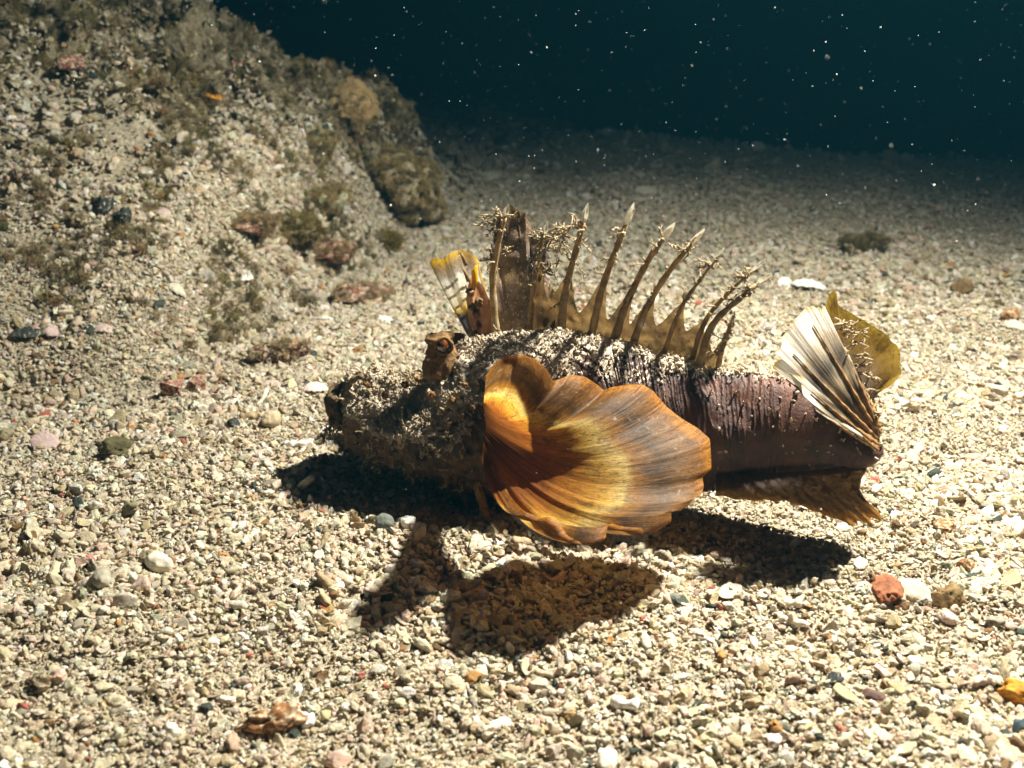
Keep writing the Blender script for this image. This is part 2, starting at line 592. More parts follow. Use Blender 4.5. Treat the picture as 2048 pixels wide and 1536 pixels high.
def scatter(name, pts, rot, scl, idx, col, coll, parent=None):
    n = len(pts)
    me = bpy.data.meshes.new(name)
    me.vertices.add(n)
    me.vertices.foreach_set('co', np.asarray(pts, np.float32).ravel())
    for nm, typ, key, dat in (('rot', 'FLOAT_VECTOR', 'vector', rot), ('scl', 'FLOAT_VECTOR', 'vector', scl), ('gcol', 'FLOAT_VECTOR', 'vector', col)):
        me.attributes.new(nm, typ, 'POINT').data.foreach_set(key, np.asarray(dat, np.float32).ravel())
    me.attributes.new('gi', 'INT', 'POINT').data.foreach_set('value', np.asarray(idx, np.int32))
    o = bpy.data.objects.new(name, me)
    COL.objects.link(o)
    if coll.name not in TREES: TREES[coll.name] = scatter_tree(coll)
    md = o.modifiers.new('scatter', 'NODES'); md.node_group = TREES[coll.name]
    if parent: o.parent = parent
    o['kind'] = 'stuff'
    return o

PAL = np.array([[.66, .56, .40], [.80, .74, .62], [.50, .39, .24], [.62, .44, .33], [.44, .39, .29], [.07, .08, .065], [.24, .14, .06], [.46, .14, .10], [.52, .28, .10], [.70, .58, .43]])
PW = np.array([.38, .15, .16, .05, .06, .018, .025, .003, .006, .15]); PW = PW / PW.sum()
def grain_cols(n):
    c = PAL[rng.choice(len(PAL), n, p=PW)]
    return c * rng.uniform(0.75, 1.15, (n, 1)) * rng.uniform(0.94, 1.06, (n, 3))

# ------------------------------------------------------------------ gravel
def gravel_points(n, y0, y1, slope, size, spread, smin_, smax_, xoff=0.0):
    y = rng.uniform(0, 1, n)
    y = np.sqrt(y0 ** 2 + y * (y1 ** 2 - y0 ** 2))
    x = rng.uniform(-1, 1, n) * (slope * y + 0.05)
    pn = vnoise(np.stack([x * 22, y * 22, x * 0], -1), 61)
    s = np.clip(size * np.exp(rng.normal(0, spread, n)) * (1 + 0.35 * pn), smin_, smax_)
    z = ground(x, y) + s * rng.uniform(-0.25, 0.75, n)
    return np.stack([x, y, z], -1), s

A1, S1 = gravel_points(95000, 0.17, 0.62, 0.56, 0.00082, 0.42, 0.0004, 0.0028)
A2, S2 = gravel_points(120000, 0.17, 0.60, 0.56, 0.00038, 0.35, 0.0002, 0.0009)
A3, S3 = gravel_points(90000, 0.62, 1.15, 0.56, 0.00098, 0.45, 0.0005, 0.004)
A5, S5 = gravel_points(1, 0.6, 0.7, 0.5, 0.001, 0.4, 0.0005, 0.003)
fx = rng.uniform(-0.20, 0.0, 60000); fy = rng.uniform(0.52, 1.05, 60000)
fs = np.clip(0.0009 * np.exp(rng.normal(0, 0.45, 60000)), 0.0004, 0.003)
A5 = np.stack([fx, fy, ground(fx, fy) + fs * rng.uniform(-0.2, 0.6, 60000)], -1); S5 = fs
A6, S6 = gravel_points(3200, 0.17, 0.75, 0.56, 0.0020, 0.22, 0.0012, 0.0036)
A4, S4 = gravel_points(26000, 1.15, 2.4, 0.55, 0.0019, 0.5, 0.0009, 0.008)
pts = np.concatenate([A1, A2, A3, A4, A5, A6]); ss = np.concatenate([S1, S2, S3, S4, S5, S6])
n = len(pts)
rot = np.stack([rng.normal(0, 0.55, n), rng.normal(0, 0.55, n), rng.uniform(0, 6.283, n)], -1)
scl = ss[:, None] * rng.uniform(0.8, 1.2, (n, 3))
idx = rng.integers(0, NG, n)
cols = grain_cols(n)
zone = rock_zone(pts[:, 0], pts[:, 1])
keep = rng.uniform(0, 1, n) > 0.55 * zone

def rock_samples(m):
    """points and normals spread evenly over the real surface of the rock"""
    Q = rockV.reshape(len(rx), len(ry), 3)
    e1 = Q[1:, :-1] - Q[:-1, :-1]; e2 = Q[:-1, 1:] - Q[:-1, :-1]
    nn = np.cross(e1, e2); ar = np.linalg.norm(nn, axis=-1)
    kk = k[:-1, :-1]
    w = (ar * np.clip(kk * 2.0 - 0.1, 0, 1)).ravel()
    c = rng.choice(len(w), m, p=w / w.sum())
    f1, f2 = rng.uniform(0, 1, (2, m, 1))
    pos = Q[:-1, :-1].reshape(-1, 3)[c] + e1.reshape(-1, 3)[c] * f1 + e2.reshape(-1, 3)[c] * f2
    nr = (nn / (ar[..., None] + 1e-12)).reshape(-1, 3)[c]
    return pos, nr

rp, rn = rock_samples(52000)
m_ = len(rp)
rs = np.clip(0.00085 * np.exp(rng.normal(0, 0.45, m_)), 0.0004, 0.0032)
patchy = fbm(rp * 28, 3, 66)
rk = rng.uniform(0, 1, m_) < np.clip(0.75 + 0.9 * patchy + 0.5 * (rn[:, 2] - 0.6), 0.12, 1)
rcol = grain_cols(m_) * np.array([0.80, 0.74, 0.62])
pts = np.concatenate([pts[keep], (rp + rn * (rs * 0.3)[:, None])[rk]])
rot = np.concatenate([rot[keep], rng.uniform(0, 6.28, (rk.sum(), 3))])
scl = np.concatenate([scl[keep], rs[rk, None] * rng.uniform(0.8, 1.2, (rk.sum(), 3))])
idx = np.concatenate([idx[keep], rng.integers(0, NG, rk.sum())])
cols = np.concatenate([cols[keep], rcol[rk]])
keep = slice(None)
gravel = scatter('gravel', pts[keep], rot[keep], scl[keep], idx[keep], cols[keep], GRAINS)
tag(gravel, 'pale coarse coral sand and shell grit covering the seabed', 'gravel')

# ------------------------------------------------------------------ turf algae on the rock
tp, tn = rock_samples(34000)
c = fbm(tp * 30, 3, 88)
td = -0.972 * (tp[:, 0] + 0.070) + 0.236 * (tp[:, 1] - 0.90)
up = 0.35 * (tp[:, 2] > 0.07) + 0.45 * (td < 0.11)
kk = rng.uniform(0, 1, len(tp)) < np.clip(0.10 + up + 1.5 * (c + 0.05), 0.03, 0.9)
tp, tn, c = tp[kk], tn[kk], c[kk]
fx2 = rng.uniform(-0.30, 0.0, 9000); fy2 = rng.uniform(0.55, 1.02, 9000)
fd = -0.972 * (fx2 + 0.070) + 0.236 * (fy2 - 0.90)
fc = fbm(np.stack([fx2 * 38, fy2 * 38, fx2 * 0], -1), 3, 93)
fk = (fd > -0.005) & (rng.uniform(0, 1, 9000) < np.clip(1.3 * (fc - 0.10), 0, 0.8) * sstep(0.22, 0.05, fd))
fp = np.stack([fx2, fy2, ground(fx2, fy2) + 0.0003], -1)[fk]
tp = np.concatenate([tp, fp]); tn = np.concatenate([tn, np.tile(np.array([[0.35, -0.3, 0.88]]), (len(fp), 1))])
n = len(tp)
tsc = rng.uniform(0.0025, 0.0065, (n, 1)) * np.ones((1, 3))
tcol = np.array([[.36, .27, .12]]) * rng.uniform(0.4, 1.4, (n, 1)) * rng.uniform(0.9, 1.1, (n, 3))
sandy = rng.uniform(0, 1, n) < 0.4
tcol[sandy] = np.array([.56, .46, .29]) * rng.uniform(0.7, 1.1, (sandy.sum(), 1))
trot = np.stack([np.zeros(n), np.arctan2(np.hypot(tn[:, 0], tn[:, 1]), tn[:, 2]) * 0.8, np.arctan2(tn[:, 1], tn[:, 0])], -1) + rng.normal(0, 0.35, (n, 3))
turf = scatter('turf_algae', tp, trot, tsc, rng.integers(0, 6, n), tcol, TUFTS)
tag(turf, 'fuzzy brown turf algae growing over the rock mound', 'algae')

# ------------------------------------------------------------------ the fish
fish = bpy.data.objects.new('scorpionfish', None)
COL.objects.link(fish)
fish.location = (0, 0, 0)
tag(fish, 'brown scorpionfish with spread amber fins and spiny back resting on the sand', 'fish')

M_BODY = m_body()
SEC = np.array([
    # px, top, bottom, Y, half width (cm)
    [676, 792, 836, .3725, 0.55], [686, 768, 852, .373, 1.05], [704, 752, 872, .374, 1.5], [740, 746, 898, .3755, 1.95], [800, 752, 918, .378, 2.3],
    [850, 748, 938, .381, 2.45], [900, 716, 960, .385, 2.55], [950, 690, 978, .3865, 2.6], [1000, 668, 990, .388, 2.6],
    [1060, 660, 1000, .3895, 2.5], [1130, 664, 1003, .3915, 2.4], [1210, 676, 1002, .3935, 2.3], [1300, 702, 990, .3955, 2.1],
    [1400, 726, 974, .396, 1.8], [1500, 744, 962, .395, 1.5], [1580, 764, 955, .392, 1.2], [1650, 806, 948, .388, .9],
    [1710, 852, 938, .383, .7], [1750, 880, 918, .379, .5], [1762, 890, 908, .378, .3]])

def PF(px, py, Y):
    """like P, with the fish swung round so that its tail comes nearer than its head"""
    return P(px, py, Y + 0.410 - 0.060 * (px - 680) / 1080 - np.interp(px, SEC[:, 0], SEC0))
SEC0 = SEC[:, 3].copy()
SEC[:, 3] = 0.410 - 0.060 * (SEC[:, 0] - 680) / 1080

def cr(x, xp, fp):
    """smooth monotone-ish interpolation of the section table"""
    xp = np.asarray(xp); fp = np.asarray(fp)
    m = np.gradient(fp, xp)
    k = np.clip(np.searchsorted(xp, x) - 1, 0, len(xp) - 2)
    h = xp[k + 1] - xp[k]; t = (x - xp[k]) / h
    return (2*t**3 - 3*t**2 + 1) * fp[k] + (t**3 - 2*t**2 + t) * h * m[k] + (-2*t**3 + 3*t**2) * fp[k+1] + (t**3 - t**2) * h * m[k+1]

def body_frame(px):
    top, bot, Y, w = (cr(px, SEC[:, 0], SEC[:, j]) for j in (1, 2, 3, 4))
    return top, bot, Y, w * 0.01

def build_body():
    nu, nv = 620, 230
    u = np.linspace(0, 1, nu)
    px = SEC[0, 0] + (SEC[-1, 0] - SEC[0, 0]) * u
    top, bot, Y, w = body_frame(px)
    a = (px - 1024) / F
    def z_of(py):
        b = (py - 768) / F; zc = Y / (CT - b * ST)
        return CAMH + zc * (-b * CT - ST), zc
    zt, zct = z_of(top); zb, zcb = z_of(bot)
    zc = (zct + zcb) / 2
    X = a * zc
    cz = (zt + zb) / 2; ah = (zt - zb) / 2 * 0.97
    th = np.linspace(0, 2 * math.pi, nv, endpoint=False)
    C, S = np.cos(th), np.sin(th)
    e = 0.86
    cz_r = np.sign(C) * np.abs(C) ** e; sy_r = np.sign(S) * np.abs(S) ** e
    # narrower back than belly
    wid = 1 - 0.42 * np.clip(C, 0, 1) ** 1.3
    V = np.zeros((nu, nv, 3))
    V[..., 0] = X[:, None]
    V[..., 1] = Y[:, None] - w[:, None] * sy_r[None] * wid[None]
    V[..., 2] = cz[:, None] + ah[:, None] * cz_r[None]
    # normals of the smooth loft
    du = np.gradient(V, axis=0); dv = np.roll(V, -1, 1) - np.roll(V, 1, 1)
    N = np.cross(du, dv); N /= np.linalg.norm(N, axis=-1)[..., None] + 1e-12
    ctr = np.stack([X, Y, cz], -1)[:, None]
    flip = np.sign(((V - ctr) * N).sum(-1)); N *= flip[..., None]
    p = V
    head = 1 - sstep(900, 1060, px)[:, None] + np.zeros((nu, nv))
    # wrinkles: lines across the flank, fanning forward behind the big fin
    s_cm = np.broadcast_to((px[:, None] / 53.0), (nu, nv))
    z_cm = (V[..., 2] * 100)
    ang = np.radians(62) * (1 - sstep(1180, 1420, px))[:, None]
    warp = fbm(p * 90, 3, 5)
    q1 = s_cm * np.cos(ang) + z_cm * np.sin(ang) + 0.12 * warp
    q2 = -s_cm * np.sin(ang) + z_cm * np.cos(ang)
    r1 = 1 - np.abs(vnoise(np.stack([q1 * 5.2, q2 * 0.6, s_cm * 0], -1), 12)) * 2.4
    r2 = 1 - np.abs(vnoise(np.stack([q1 * 10.0, q2 * 1.3, s_cm * 0 + 4], -1), 13)) * 2.4
    ridge = np.clip(r1, 0, 1) ** 2 * 0.7 + np.clip(r2, 0, 1) ** 2 * 0.4
    tailfade = 1 - 0.8 * sstep(1480, 1600, px)[:, None]
    disp = 0.0008 * ridge * (1 - head) * tailfade
    disp = disp + 0.0009 * fbm(p * 55, 2, 15) * (1 - head)
    # lumpy warty head
    lum = fbm(p * 85, 3, 21)
    wart = np.clip(fbm(p * 210, 2, 22), 0, 1)
    disp = disp + head * (0.0026 * lum + 0.0019 * wart + 0.0007 * fbm(p * 600, 2, 23))
    # dip between snout and eyes, cheeks
    dip = np.exp(-((px - 815) / 48) ** 2)[:, None] * np.clip(C, 0, 1)[None] ** 1.5
    disp = disp - 0.0042 * dip
    end = np.clip(np.minimum(u / 0.02, (1 - u) / 0.02), 0, 1)[:, None]
    V = V + N * (disp * end)[..., None]
    faces = grid_faces(nu, nv, False)
    # close the ring
    iu = np.arange(nu - 1)
    faces += np.stack([iu * nv + nv - 1, (iu + 1) * nv + nv - 1, (iu + 1) * nv, iu * nv], -1).tolist()
    faces += [list(range(nv)), list(range((nu - 1) * nv, nu * nv))[::-1]]
    o = mesh_obj('body', V.reshape(-1, 3), faces, M_BODY, fish)
    bm = bmesh.new(); bm.from_mesh(o.data); bmesh.ops.recalc_face_normals(bm, faces=bm.faces); bm.to_mesh(o.data); bm.free()
    # sand that has settled on the upper faces
    du = np.gradient(V, axis=0); dv = np.roll(V, -1, 1) - np.roll(V, 1, 1)
    N2 = np.cross(du, dv); N2 /= np.linalg.norm(N2, axis=-1)[..., None] + 1e-12
    N2 *= np.sign((N2 * N).sum(-1))[..., None]
    patch = fbm(V * 70, 3, 33)
    thr = 0.70 - 0.42 * head - 0.22 * (sstep(960, 1020, px) * (1 - sstep(1180, 1320, px)))[:, None] + 0.20 * sstep(1150, 1500, px)[:, None]
    dust = sstep(thr - 0.12, thr + 0.14, 0.45 * N2[..., 2] + 0.55 * N[..., 2] + 0.22 * patch) * (1 - 0.75 * sstep(1480, 1600, px)[:, None])
    me = o.data
    me.attributes.new('dust', 'FLOAT', 'POINT').data.foreach_set('value', dust.astype(np.float32).ravel())
    me.attributes.new('headtone', 'FLOAT', 'POINT').data.foreach_set('value', head.astype(np.float32).ravel())
    return o, V.reshape(-1, 3), N.reshape(-1, 3), dust.ravel(), head.ravel()

body, BV, BN, BD, BH = build_body()

# loose sand grains lying on the back and head
wgt = (BD + 0.02) * (1 + 1.2 * BH) * np.where(BN[:, 2] > -0.1, 1, 0)
pick = rng.choice(len(BV), 13000, p=wgt / wgt.sum())
gn = len(pick)
gs = np.clip(0.00034 * np.exp(rng.normal(0, 0.42, gn)), 0.00015, 0.0011)
scatter('sand_grains', BV[pick] + BN[pick] * (gs * 0.6)[:, None] + rng.normal(0, 0.0003, (gn, 3)),
        rng.uniform(0, 6.28, (gn, 3)), gs[:, None] * rng.uniform(0.7, 1.3, (gn, 3)), rng.integers(0, NG, gn),
        (np.array([[.58, .48, .36]]) * rng.uniform(0.6, 1.25, (gn, 1))), GRAINS, fish)

# ---- fins as sheets
def polyline(pts, n, smooth=0):
    pts = np.asarray(pts, float)
    d = np.r_[0, np.cumsum(np.linalg.norm(np.diff(pts[:, :2], axis=0), axis=1))]
    q = np.linspace(0, d[-1], n)
    out = np.stack([np.interp(q, d, pts[:, j]) for j in range(3)], -1)
    for _ in range(smooth):
        out[1:-1] = (out[:-2] + 2 * out[1:-1] + out[2:]) / 4
    return out

def fan(name, inner, rim, mat, parent, nu=200, nv=60, bulge=0.01, rays=16, amp=0.0005, smooth=2, pw=1.0, wob=0.0, seed=1, bpow=1.0, edge=0.0):
    I = polyline(inner, nu, 4); R = polyline(rim, nu, smooth)
    u = np.linspace(0, 1, nu); v = np.linspace(0, 1, nv)
    PI = np.array([PF(*q) for q in I]); PR = np.array([PF(*q) for q in R])
    vv = v[None, :, None] ** pw
    V = PI[:, None] * (1 - vv) + PR[:, None] * vv
    prof = np.sin(np.pi * np.clip(v, 0, 1) ** bpow)
    side = np.sin(np.pi * np.clip(u * 0.9 + 0.05, 0, 1)) ** 0.45
    V[..., 1] -= bulge * prof[None] * side[:, None]
    ph = u * rays * 2 * math.pi
    V[..., 1] -= (amp * np.cos(ph)[:, None] * np.sqrt(v)[None])
    if wob:
        V[..., 1] += wob * v[None] ** 2 * vnoise(np.stack([np.broadcast_to(u[:, None] * 9, (nu, nv)), np.broadcast_to(v[None] * 2, (nu, nv)), np.zeros((nu, nv)) + seed], -1), seed)
    if edge:
        V[..., 1] -= edge * np.clip((v - 0.9) / 0.1, 0, 1)[None] ** 2
    uv = np.stack(np.broadcast_arrays(u[:, None], v[None]), -1).reshape(-1, 2)
    o = mesh_obj(name, V.reshape(-1, 3), grid_faces(nu, nv), mat, parent, True, uv)
    return o, V

M_PEC = m_pectoral('pectoral_membrane', [(0.0, (0.06, 0.02, 0.006)), (0.16, (0.22, 0.07, 0.012)), (0.30, (0.32, 0.10, 0.015)), (0.42, (0.50, 0.21, 0.025)), (0.52, (0.76, 0.45, 0.07)),
                  (0.60, (0.82, 0.60, 0.20)), (0.67, (0.42, 0.19, 0.03)), (0.76, (0.13, 0.065, 0.02)), (0.86, (0.26, 0.13, 0.04)), (0.96, (0.36, 0.16, 0.035)), (1.0, (0.66, 0.28, 0.04))])
rim = [(972, 752, .364), (985, 735, .362), (1005, 718, .360), (1040, 712, .357), (1072, 722, .355), (1094, 742, .354), (1106, 766, .3545), (1116, 764, .3545), (1140, 752, .353), (1172, 757, .352), (1196, 772, .3515),
       (1208, 784, .352), (1222, 778, .3515), (1255, 772, .351), (1288, 774, .350), (1308, 786, .350), (1334, 818, .350), (1366, 842, .350), (1400, 862, .350), (1421, 880, .3505), (1423, 906, .3505), (1424, 940, .351),
       (1406, 958, .351), (1409, 976, .351), (1404, 992, .351), (1388, 1000, .351), (1376, 1019, .351), (1343, 1021, .351), (1344, 1048, .350), (1308, 1068, .3485),
       (1284, 1060, .3485), (1248, 1056, .348), (1222, 1050, .348), (1214, 1062, .348), (1212, 1082, .3465), (1186, 1092, .345), (1158, 1088, .3455), (1136, 1076, .3465), (1118, 1052, .3475), (1098, 1038, .348), (1080, 1042, .3485),
       (1052, 1030, .350), (1024, 1004, .353), (1004, 968, .357), (988, 930, .362), (978, 900, .366)]
inner = [(968, 790, .3665), (960, 830, .367), (958, 860, .3675), (962, 895, .369)]
ki = [0, 3, 6, 10, 15, 19, 21, 28, 34, 37, 41, 43, len(rim) - 1]
kY = [.332, .317, .338, .351, .350, .340, .332, .309, .294, .292, .300, .332, .362]
# real depths of the rim: the fin is held out sideways, towards the camera
rim = [(x, y, np.interp(i, ki, kY) - 0.410 + 0.060 * (x - 680) / 1080 + np.interp(x, SEC[:, 0], SEC0)) for i, (x, y, Y) in enumerate(rim)]
pec, _ = fan('pectoral_fin', inner, rim, M_PEC, fish, 340, 80, 0.033, 19, 0.00022, 1, 0.95, 0.0012, 3, 0.8, -0.0022)
pec['label'] = 'near amber fin spread like a scallop shell'

# thick fleshy rays inside the near fin
M_RAY = m_flesh('fin_ray', (0.16, 0.06, 0.012), (0.34, 0.15, 0.03), (0.50, 0.28, 0.08), 300, 0.3)

# far pectoral fin, raised, showing its banded inner face
M_PEC2 = m_pectoral('banded_fin', [(0.0, (0.30, 0.14, 0.04)), (0.14, (0.07, 0.05, 0.05)), (0.30, (0.035, 0.04, 0.055)), (0.40, (0.06, 0.06, 0.07)), (0.44, (0.85, 0.58, 0.05)), (0.52, (0.90, 0.84, 0.60)), (0.74, (0.90, 0.88, 0.80)),
                  (0.80, (0.50, 0.45, 0.38)), (0.90, (0.35, 0.25, 0.15)), (1.0, (0.80, 0.50, 0.02))], 0.3)
rim = [(930, 640, .404), (905, 608, .406), (884, 570, .408), (866, 540, .409), (858, 521, .4095), (872, 514, .4095), (886, 518, .4095), (900, 506, .410), (920, 502, .4105), (940, 504, .411), (956, 516, .411), (962, 545, .410), (972, 580, .409), (984, 640, .406)]
inner = [(946, 690, .402), (958, 694, .4015), (972, 696, .401), (982, 692, .401)]
rim = [(x, y, Y + 0.024 * (700 - y) / 190) for x, y, Y in rim]      # leans back
pec2, _ = fan('pectoral_fin', inner, rim, M_PEC2, fish, 120, 50, 0.006, 8, 0.0005, 1, 1.0, 0.002, 5)
pec2['label'] = 'far raised fin with black, yellow and white bands'
# folded orange front edge of that fin
M_PINK = m_flesh('fin_edge', (0.30, 0.12, 0.05), (0.52, 0.25, 0.12), (0.62, 0.38, 0.24), 150, 0.5)
fan('fin_fold', [(938, 560, .404), (932, 600, .404), (938, 640, .403), (952, 680, .400), (972, 710, .396)],
    [(946, 548, .401), (968, 575, .400), (984, 612, .399), (989, 640, .398), (984, 668, .397), (977, 690, .395), (988, 716, .391)], M_PINK, pec2, 60, 16, 0.003, 2, 0.0002, 3)
mb = MB()
mb.tube([PF(944, 590, .4), PF(950, 560, .4), PF(949, 544, .4), PF(953, 532, .4)], [0.0009, 0.0013, 0.0012, 0.0006], 8)
M_YEL = m_flesh('yellow_flap', (0.55, 0.30, 0.01), (0.75, 0.45, 0.01), (0.85, 0.58, 0.03), 200, 0.4)
mb.build('skin_flap', M_YEL, pec2)
mb = MB()
for (x, y, r) in ((958, 604, 10), (955, 628, 9), (962, 650, 11), (952, 668, 8), (940, 584, 8), (945, 615, 8)):
    w, f = lump_verts(3, int(x * 7 + y), 0.3, 2.0)
    mb.add(PF(x, y, .3985) + w * r / 53 * 0.01 * np.array([1, .7, 1]), f)
for k in range(5):
    q = PF(932 + k * 5, 530 + k * 32, .4015 + .024 * (170 - k * 32) / 190)
    mb.tube([q, q + np.array([-.001, -.001, .003]), q + np.array([-.002, -.002, .0055])], [.0009, .0007, .0003], 6)
M_FLAP = m_flesh('knobbly_skin', (0.10, 0.055, 0.02), (0.26, 0.15, 0.06), (0.45, 0.33, 0.19), 420, 0.25)
mb.build('skin_knobs', M_FLAP, pec2)

# ---- dorsal spines: base -> tip
SPINES = [((992, 668), (986, 560), (1000, 470), (1016, 412), .395, 9), ((1060, 668), (1068, 570), (1080, 500), (1094, 448), .395, 7),
          ((1122, 672), (1132, 580), (1155, 490), (1175, 412), .396, 9), ((1182, 678), (1202, 585), (1232, 500), (1266, 412), .397, 9),
          ((1226, 688), (1256, 600), (1300, 515), (1347, 450), .397, 9), ((1262, 700), (1296, 610), (1348, 530), (1406, 462), .398, 8),
          ((1326, 712), (1360, 620), (1400, 560), (1446, 500), .398, 5), ((1384, 722), (1412, 640), (1462, 580), (1528, 522), .399, 6),
          ((1398, 728), (1424, 652), (1478, 598), (1540, 550), .396, 8), ((1436, 738), (1444, 700), (1456, 665), (1466, 632), .397, 6)]
M_SPINE = m_flesh('spine_skin', (0.26, 0.16, 0.06), (0.48, 0.35, 0.18), (0.66, 0.55, 0.36), 330, 0.4)
M_TIP = m_flesh('spine_tip', (0.45, 0.40, 0.30), (0.62, 0.57, 0.46), (0.74, 0.70, 0.62), 260, 0.6)
M_MEM = m_membrane()
M_CREST = m_crest()
M_TAS = m_flesh('tassel_skin', (0.26, 0.17, 0.08), (0.48, 0.37, 0.22), (0.66, 0.56, 0.40), 700, 0.35)

def bez(pts, n):
    pts = np.asarray(pts, float)
    t = np.linspace(0, 1, n)[:, None]
    return (1-t)**3 * pts[0] + 3*(1-t)**2*t * pts[1] + 3*(1-t)*t**2 * pts[2] + t**3 * pts[3]

def spine_curve(s, n=22):
    b, m1, m2, tp, Y, w = s
    pp = np.array([b, m1, m2, tp], float)
    # curve through the four points
    t = np.linspace(0, 3, n)
    k = np.clip(t.astype(int), 0, 2); f = (t - k)[:, None]
    ext = np.vstack([2 * pp[0] - pp[1], pp, 2 * pp[3] - pp[2]])
    p0, p1, p2, p3 = ext[k], ext[k + 1], ext[k + 2], ext[k + 3]
    q = 0.5 * ((2*p1) + (-p0+p2)*f + (2*p0-5*p1+4*p2-p3)*f*f + (-p0+3*p1-3*p2+p3)*f**3)
    return np.array([PF(x, y, Y) for x, y in q])

# membrane along the back, cut deep between the spines
CUR = [spine_curve(s) for s in SPINES]
def between(cur_a, cur_b, hgt_a, hgt_b, sag, nu=26, nv=18, seed=0, tipa=1.0):
    u = np.linspace(0, 1, nu); V = np.zeros((nu, nv, 3))
    def at(c, h):
        x = h * (len(c) - 1); i = np.clip(int(x), 0, len(c) - 2); return c[i] + (c[i+1] - c[i]) * (x - i)
    ba, bb = cur_a[0] + [0, 0, -.004], cur_b[0] + [0, 0, -.004]
    for i, q in enumerate(u):
        dip = sag * (1 - abs(2 * q - 1) ** 1.5)
        ha = max(0.03, hgt_a * (1 - q) + hgt_b * q)
        top_a = at(cur_a, min(1, max(0.02, hgt_a - dip * hgt_a))); top_b = at(cur_b, min(1, max(0.02, hgt_b - dip * hgt_b)))
        top = top_a * (1 - q) + top_b * q
        bot = ba * (1 - q) + bb * q
        for j in range(nv):
            t = j / (nv - 1)
            # follow the lean of the spines
            la = at(cur_a, t * min(1, hgt_a * (1 - dip))) * (1 - q) + at(cur_b, t * min(1, hgt_b * (1 - dip))) * q
            V[i, j] = la if j else bot
    V[..., 1] += 0.0012 * vnoise(V * 160, seed + 70) + 0.0006 * vnoise(V * 420, seed + 71)
    return V
mbm = MB()
for i, (ha, hb, sag) in enumerate([None, (0.42, 0.30, 0.55), (0.36, 0.36, 0.60), (0.36, 0.36, 0.62), (0.34, 0.36, 0.6), (0.40, 0.34, 0.5), (0.34, 0.30, 0.5), (0.4, 0.4, 0.4), (0.35, 0.6, 0.6)]
                                  if False else [(0.86, 0.82, 0.10), (0.72, 0.50, 0.60), (0.52, 0.50, 0.66), (0.50, 0.50, 0.68), (0.48, 0.48, 0.64), (0.46, 0.42, 0.55), (0.44, 0.36, 0.5), (0.4, 0.4, 0.4), (0.35, 0.6, 0.6)]):
    V = between(CUR[i], CUR[i + 1], ha, hb, sag, seed=i)
    if i == 0:
        continue
    mbm.add(V.reshape(-1, 3), grid_faces(V.shape[0], V.shape[1]))
dorsal = mbm.build('dorsal_fin', M_MEM, fish)
# the tall ragged front crest
crest_rim = [(984, 600, .3945), (982, 540, .3945), (984, 500, .3945), (990, 460, .3945), (1000, 432, .394), (1012, 412, .394), (1026, 416, .394), (1038, 422, .394), (1042, 432, .394), (1055, 430, .394), (1057, 446, .394), (1066, 452, .394),
             (1072, 462, .394), (1064, 474, .394), (1078, 478, .394), (1094, 470, .394), (1090, 500, .394), (1084, 525, .394), (1092, 545, .394), (1100, 575, .394), (1108, 596, .394), (1112, 640, .394)]
cj = np.random.default_rng(17)
crest_rim = [(x, y, Y + 0.026 * (672 - y) / 260) for (x, y, Y) in crest_rim]
crest_in = [(990, 672, .394), (1020, 674, .394), (1060, 676, .394), (1110, 678, .394)]
crest, CV = fan('crest_membrane', crest_in, crest_rim, M_CREST, dorsal, 150, 60, 0.002, 3, 0.0003, 1, 1.0, 0.004, 9)
cv = CV.copy()
wv = np.linspace(0, 1, cv.shape[1])[None] ** 3
uu = np.broadcast_to(np.linspace(0, 1, cv.shape[0])[:, None], cv.shape[:2])
cv[..., 0] += 0.0016 * wv * fbm(np.stack([uu * 26, uu * 0, uu * 0 + 2], -1), 3, 61)
cv[..., 2] += 0.0022 * wv * fbm(np.stack([uu * 26, uu * 0, uu * 0 + 7], -1), 3, 62)
cv[..., 1] += 0.0022 * fbm(CV * 95, 3, 63) * np.clip(wv * 6, 0, 1)
crest.data.vertices.foreach_set('co', cv.astype(np.float32).ravel()); crest.data.update()
crest['label'] = 'tall ragged dark brown front sail of the back fin'

def tassel(mb, o, d, L, r, branches=5, rad=0.00035, mi=0):
    d = np.asarray(d, float); d = d / np.linalg.norm(d)
    pts = [np.asarray(o, float)]
    for k in range(4):
        d = d + r.normal(0, 0.25, 3); d /= np.linalg.norm(d)
        pts.append(pts[-1] + d * L / 4)
    mb.tube(pts, np.linspace(rad, rad * 0.55, 5), 5, mi)
    for b in range(branches):
        q = pts[r.integers(1, 5)]
        e = d * 0.3 + r.normal(0, 0.8, 3); e /= np.linalg.norm(e)
        l2 = L * r.uniform(0.18, 0.4)
        mb.tube([q, q + e * l2 * 0.5 + r.normal(0, L * 0.03, 3), q + e * l2 + r.normal(0, L * 0.05, 3)], [rad * 0.7, rad * 0.6, rad * 0.35], 4, mi)

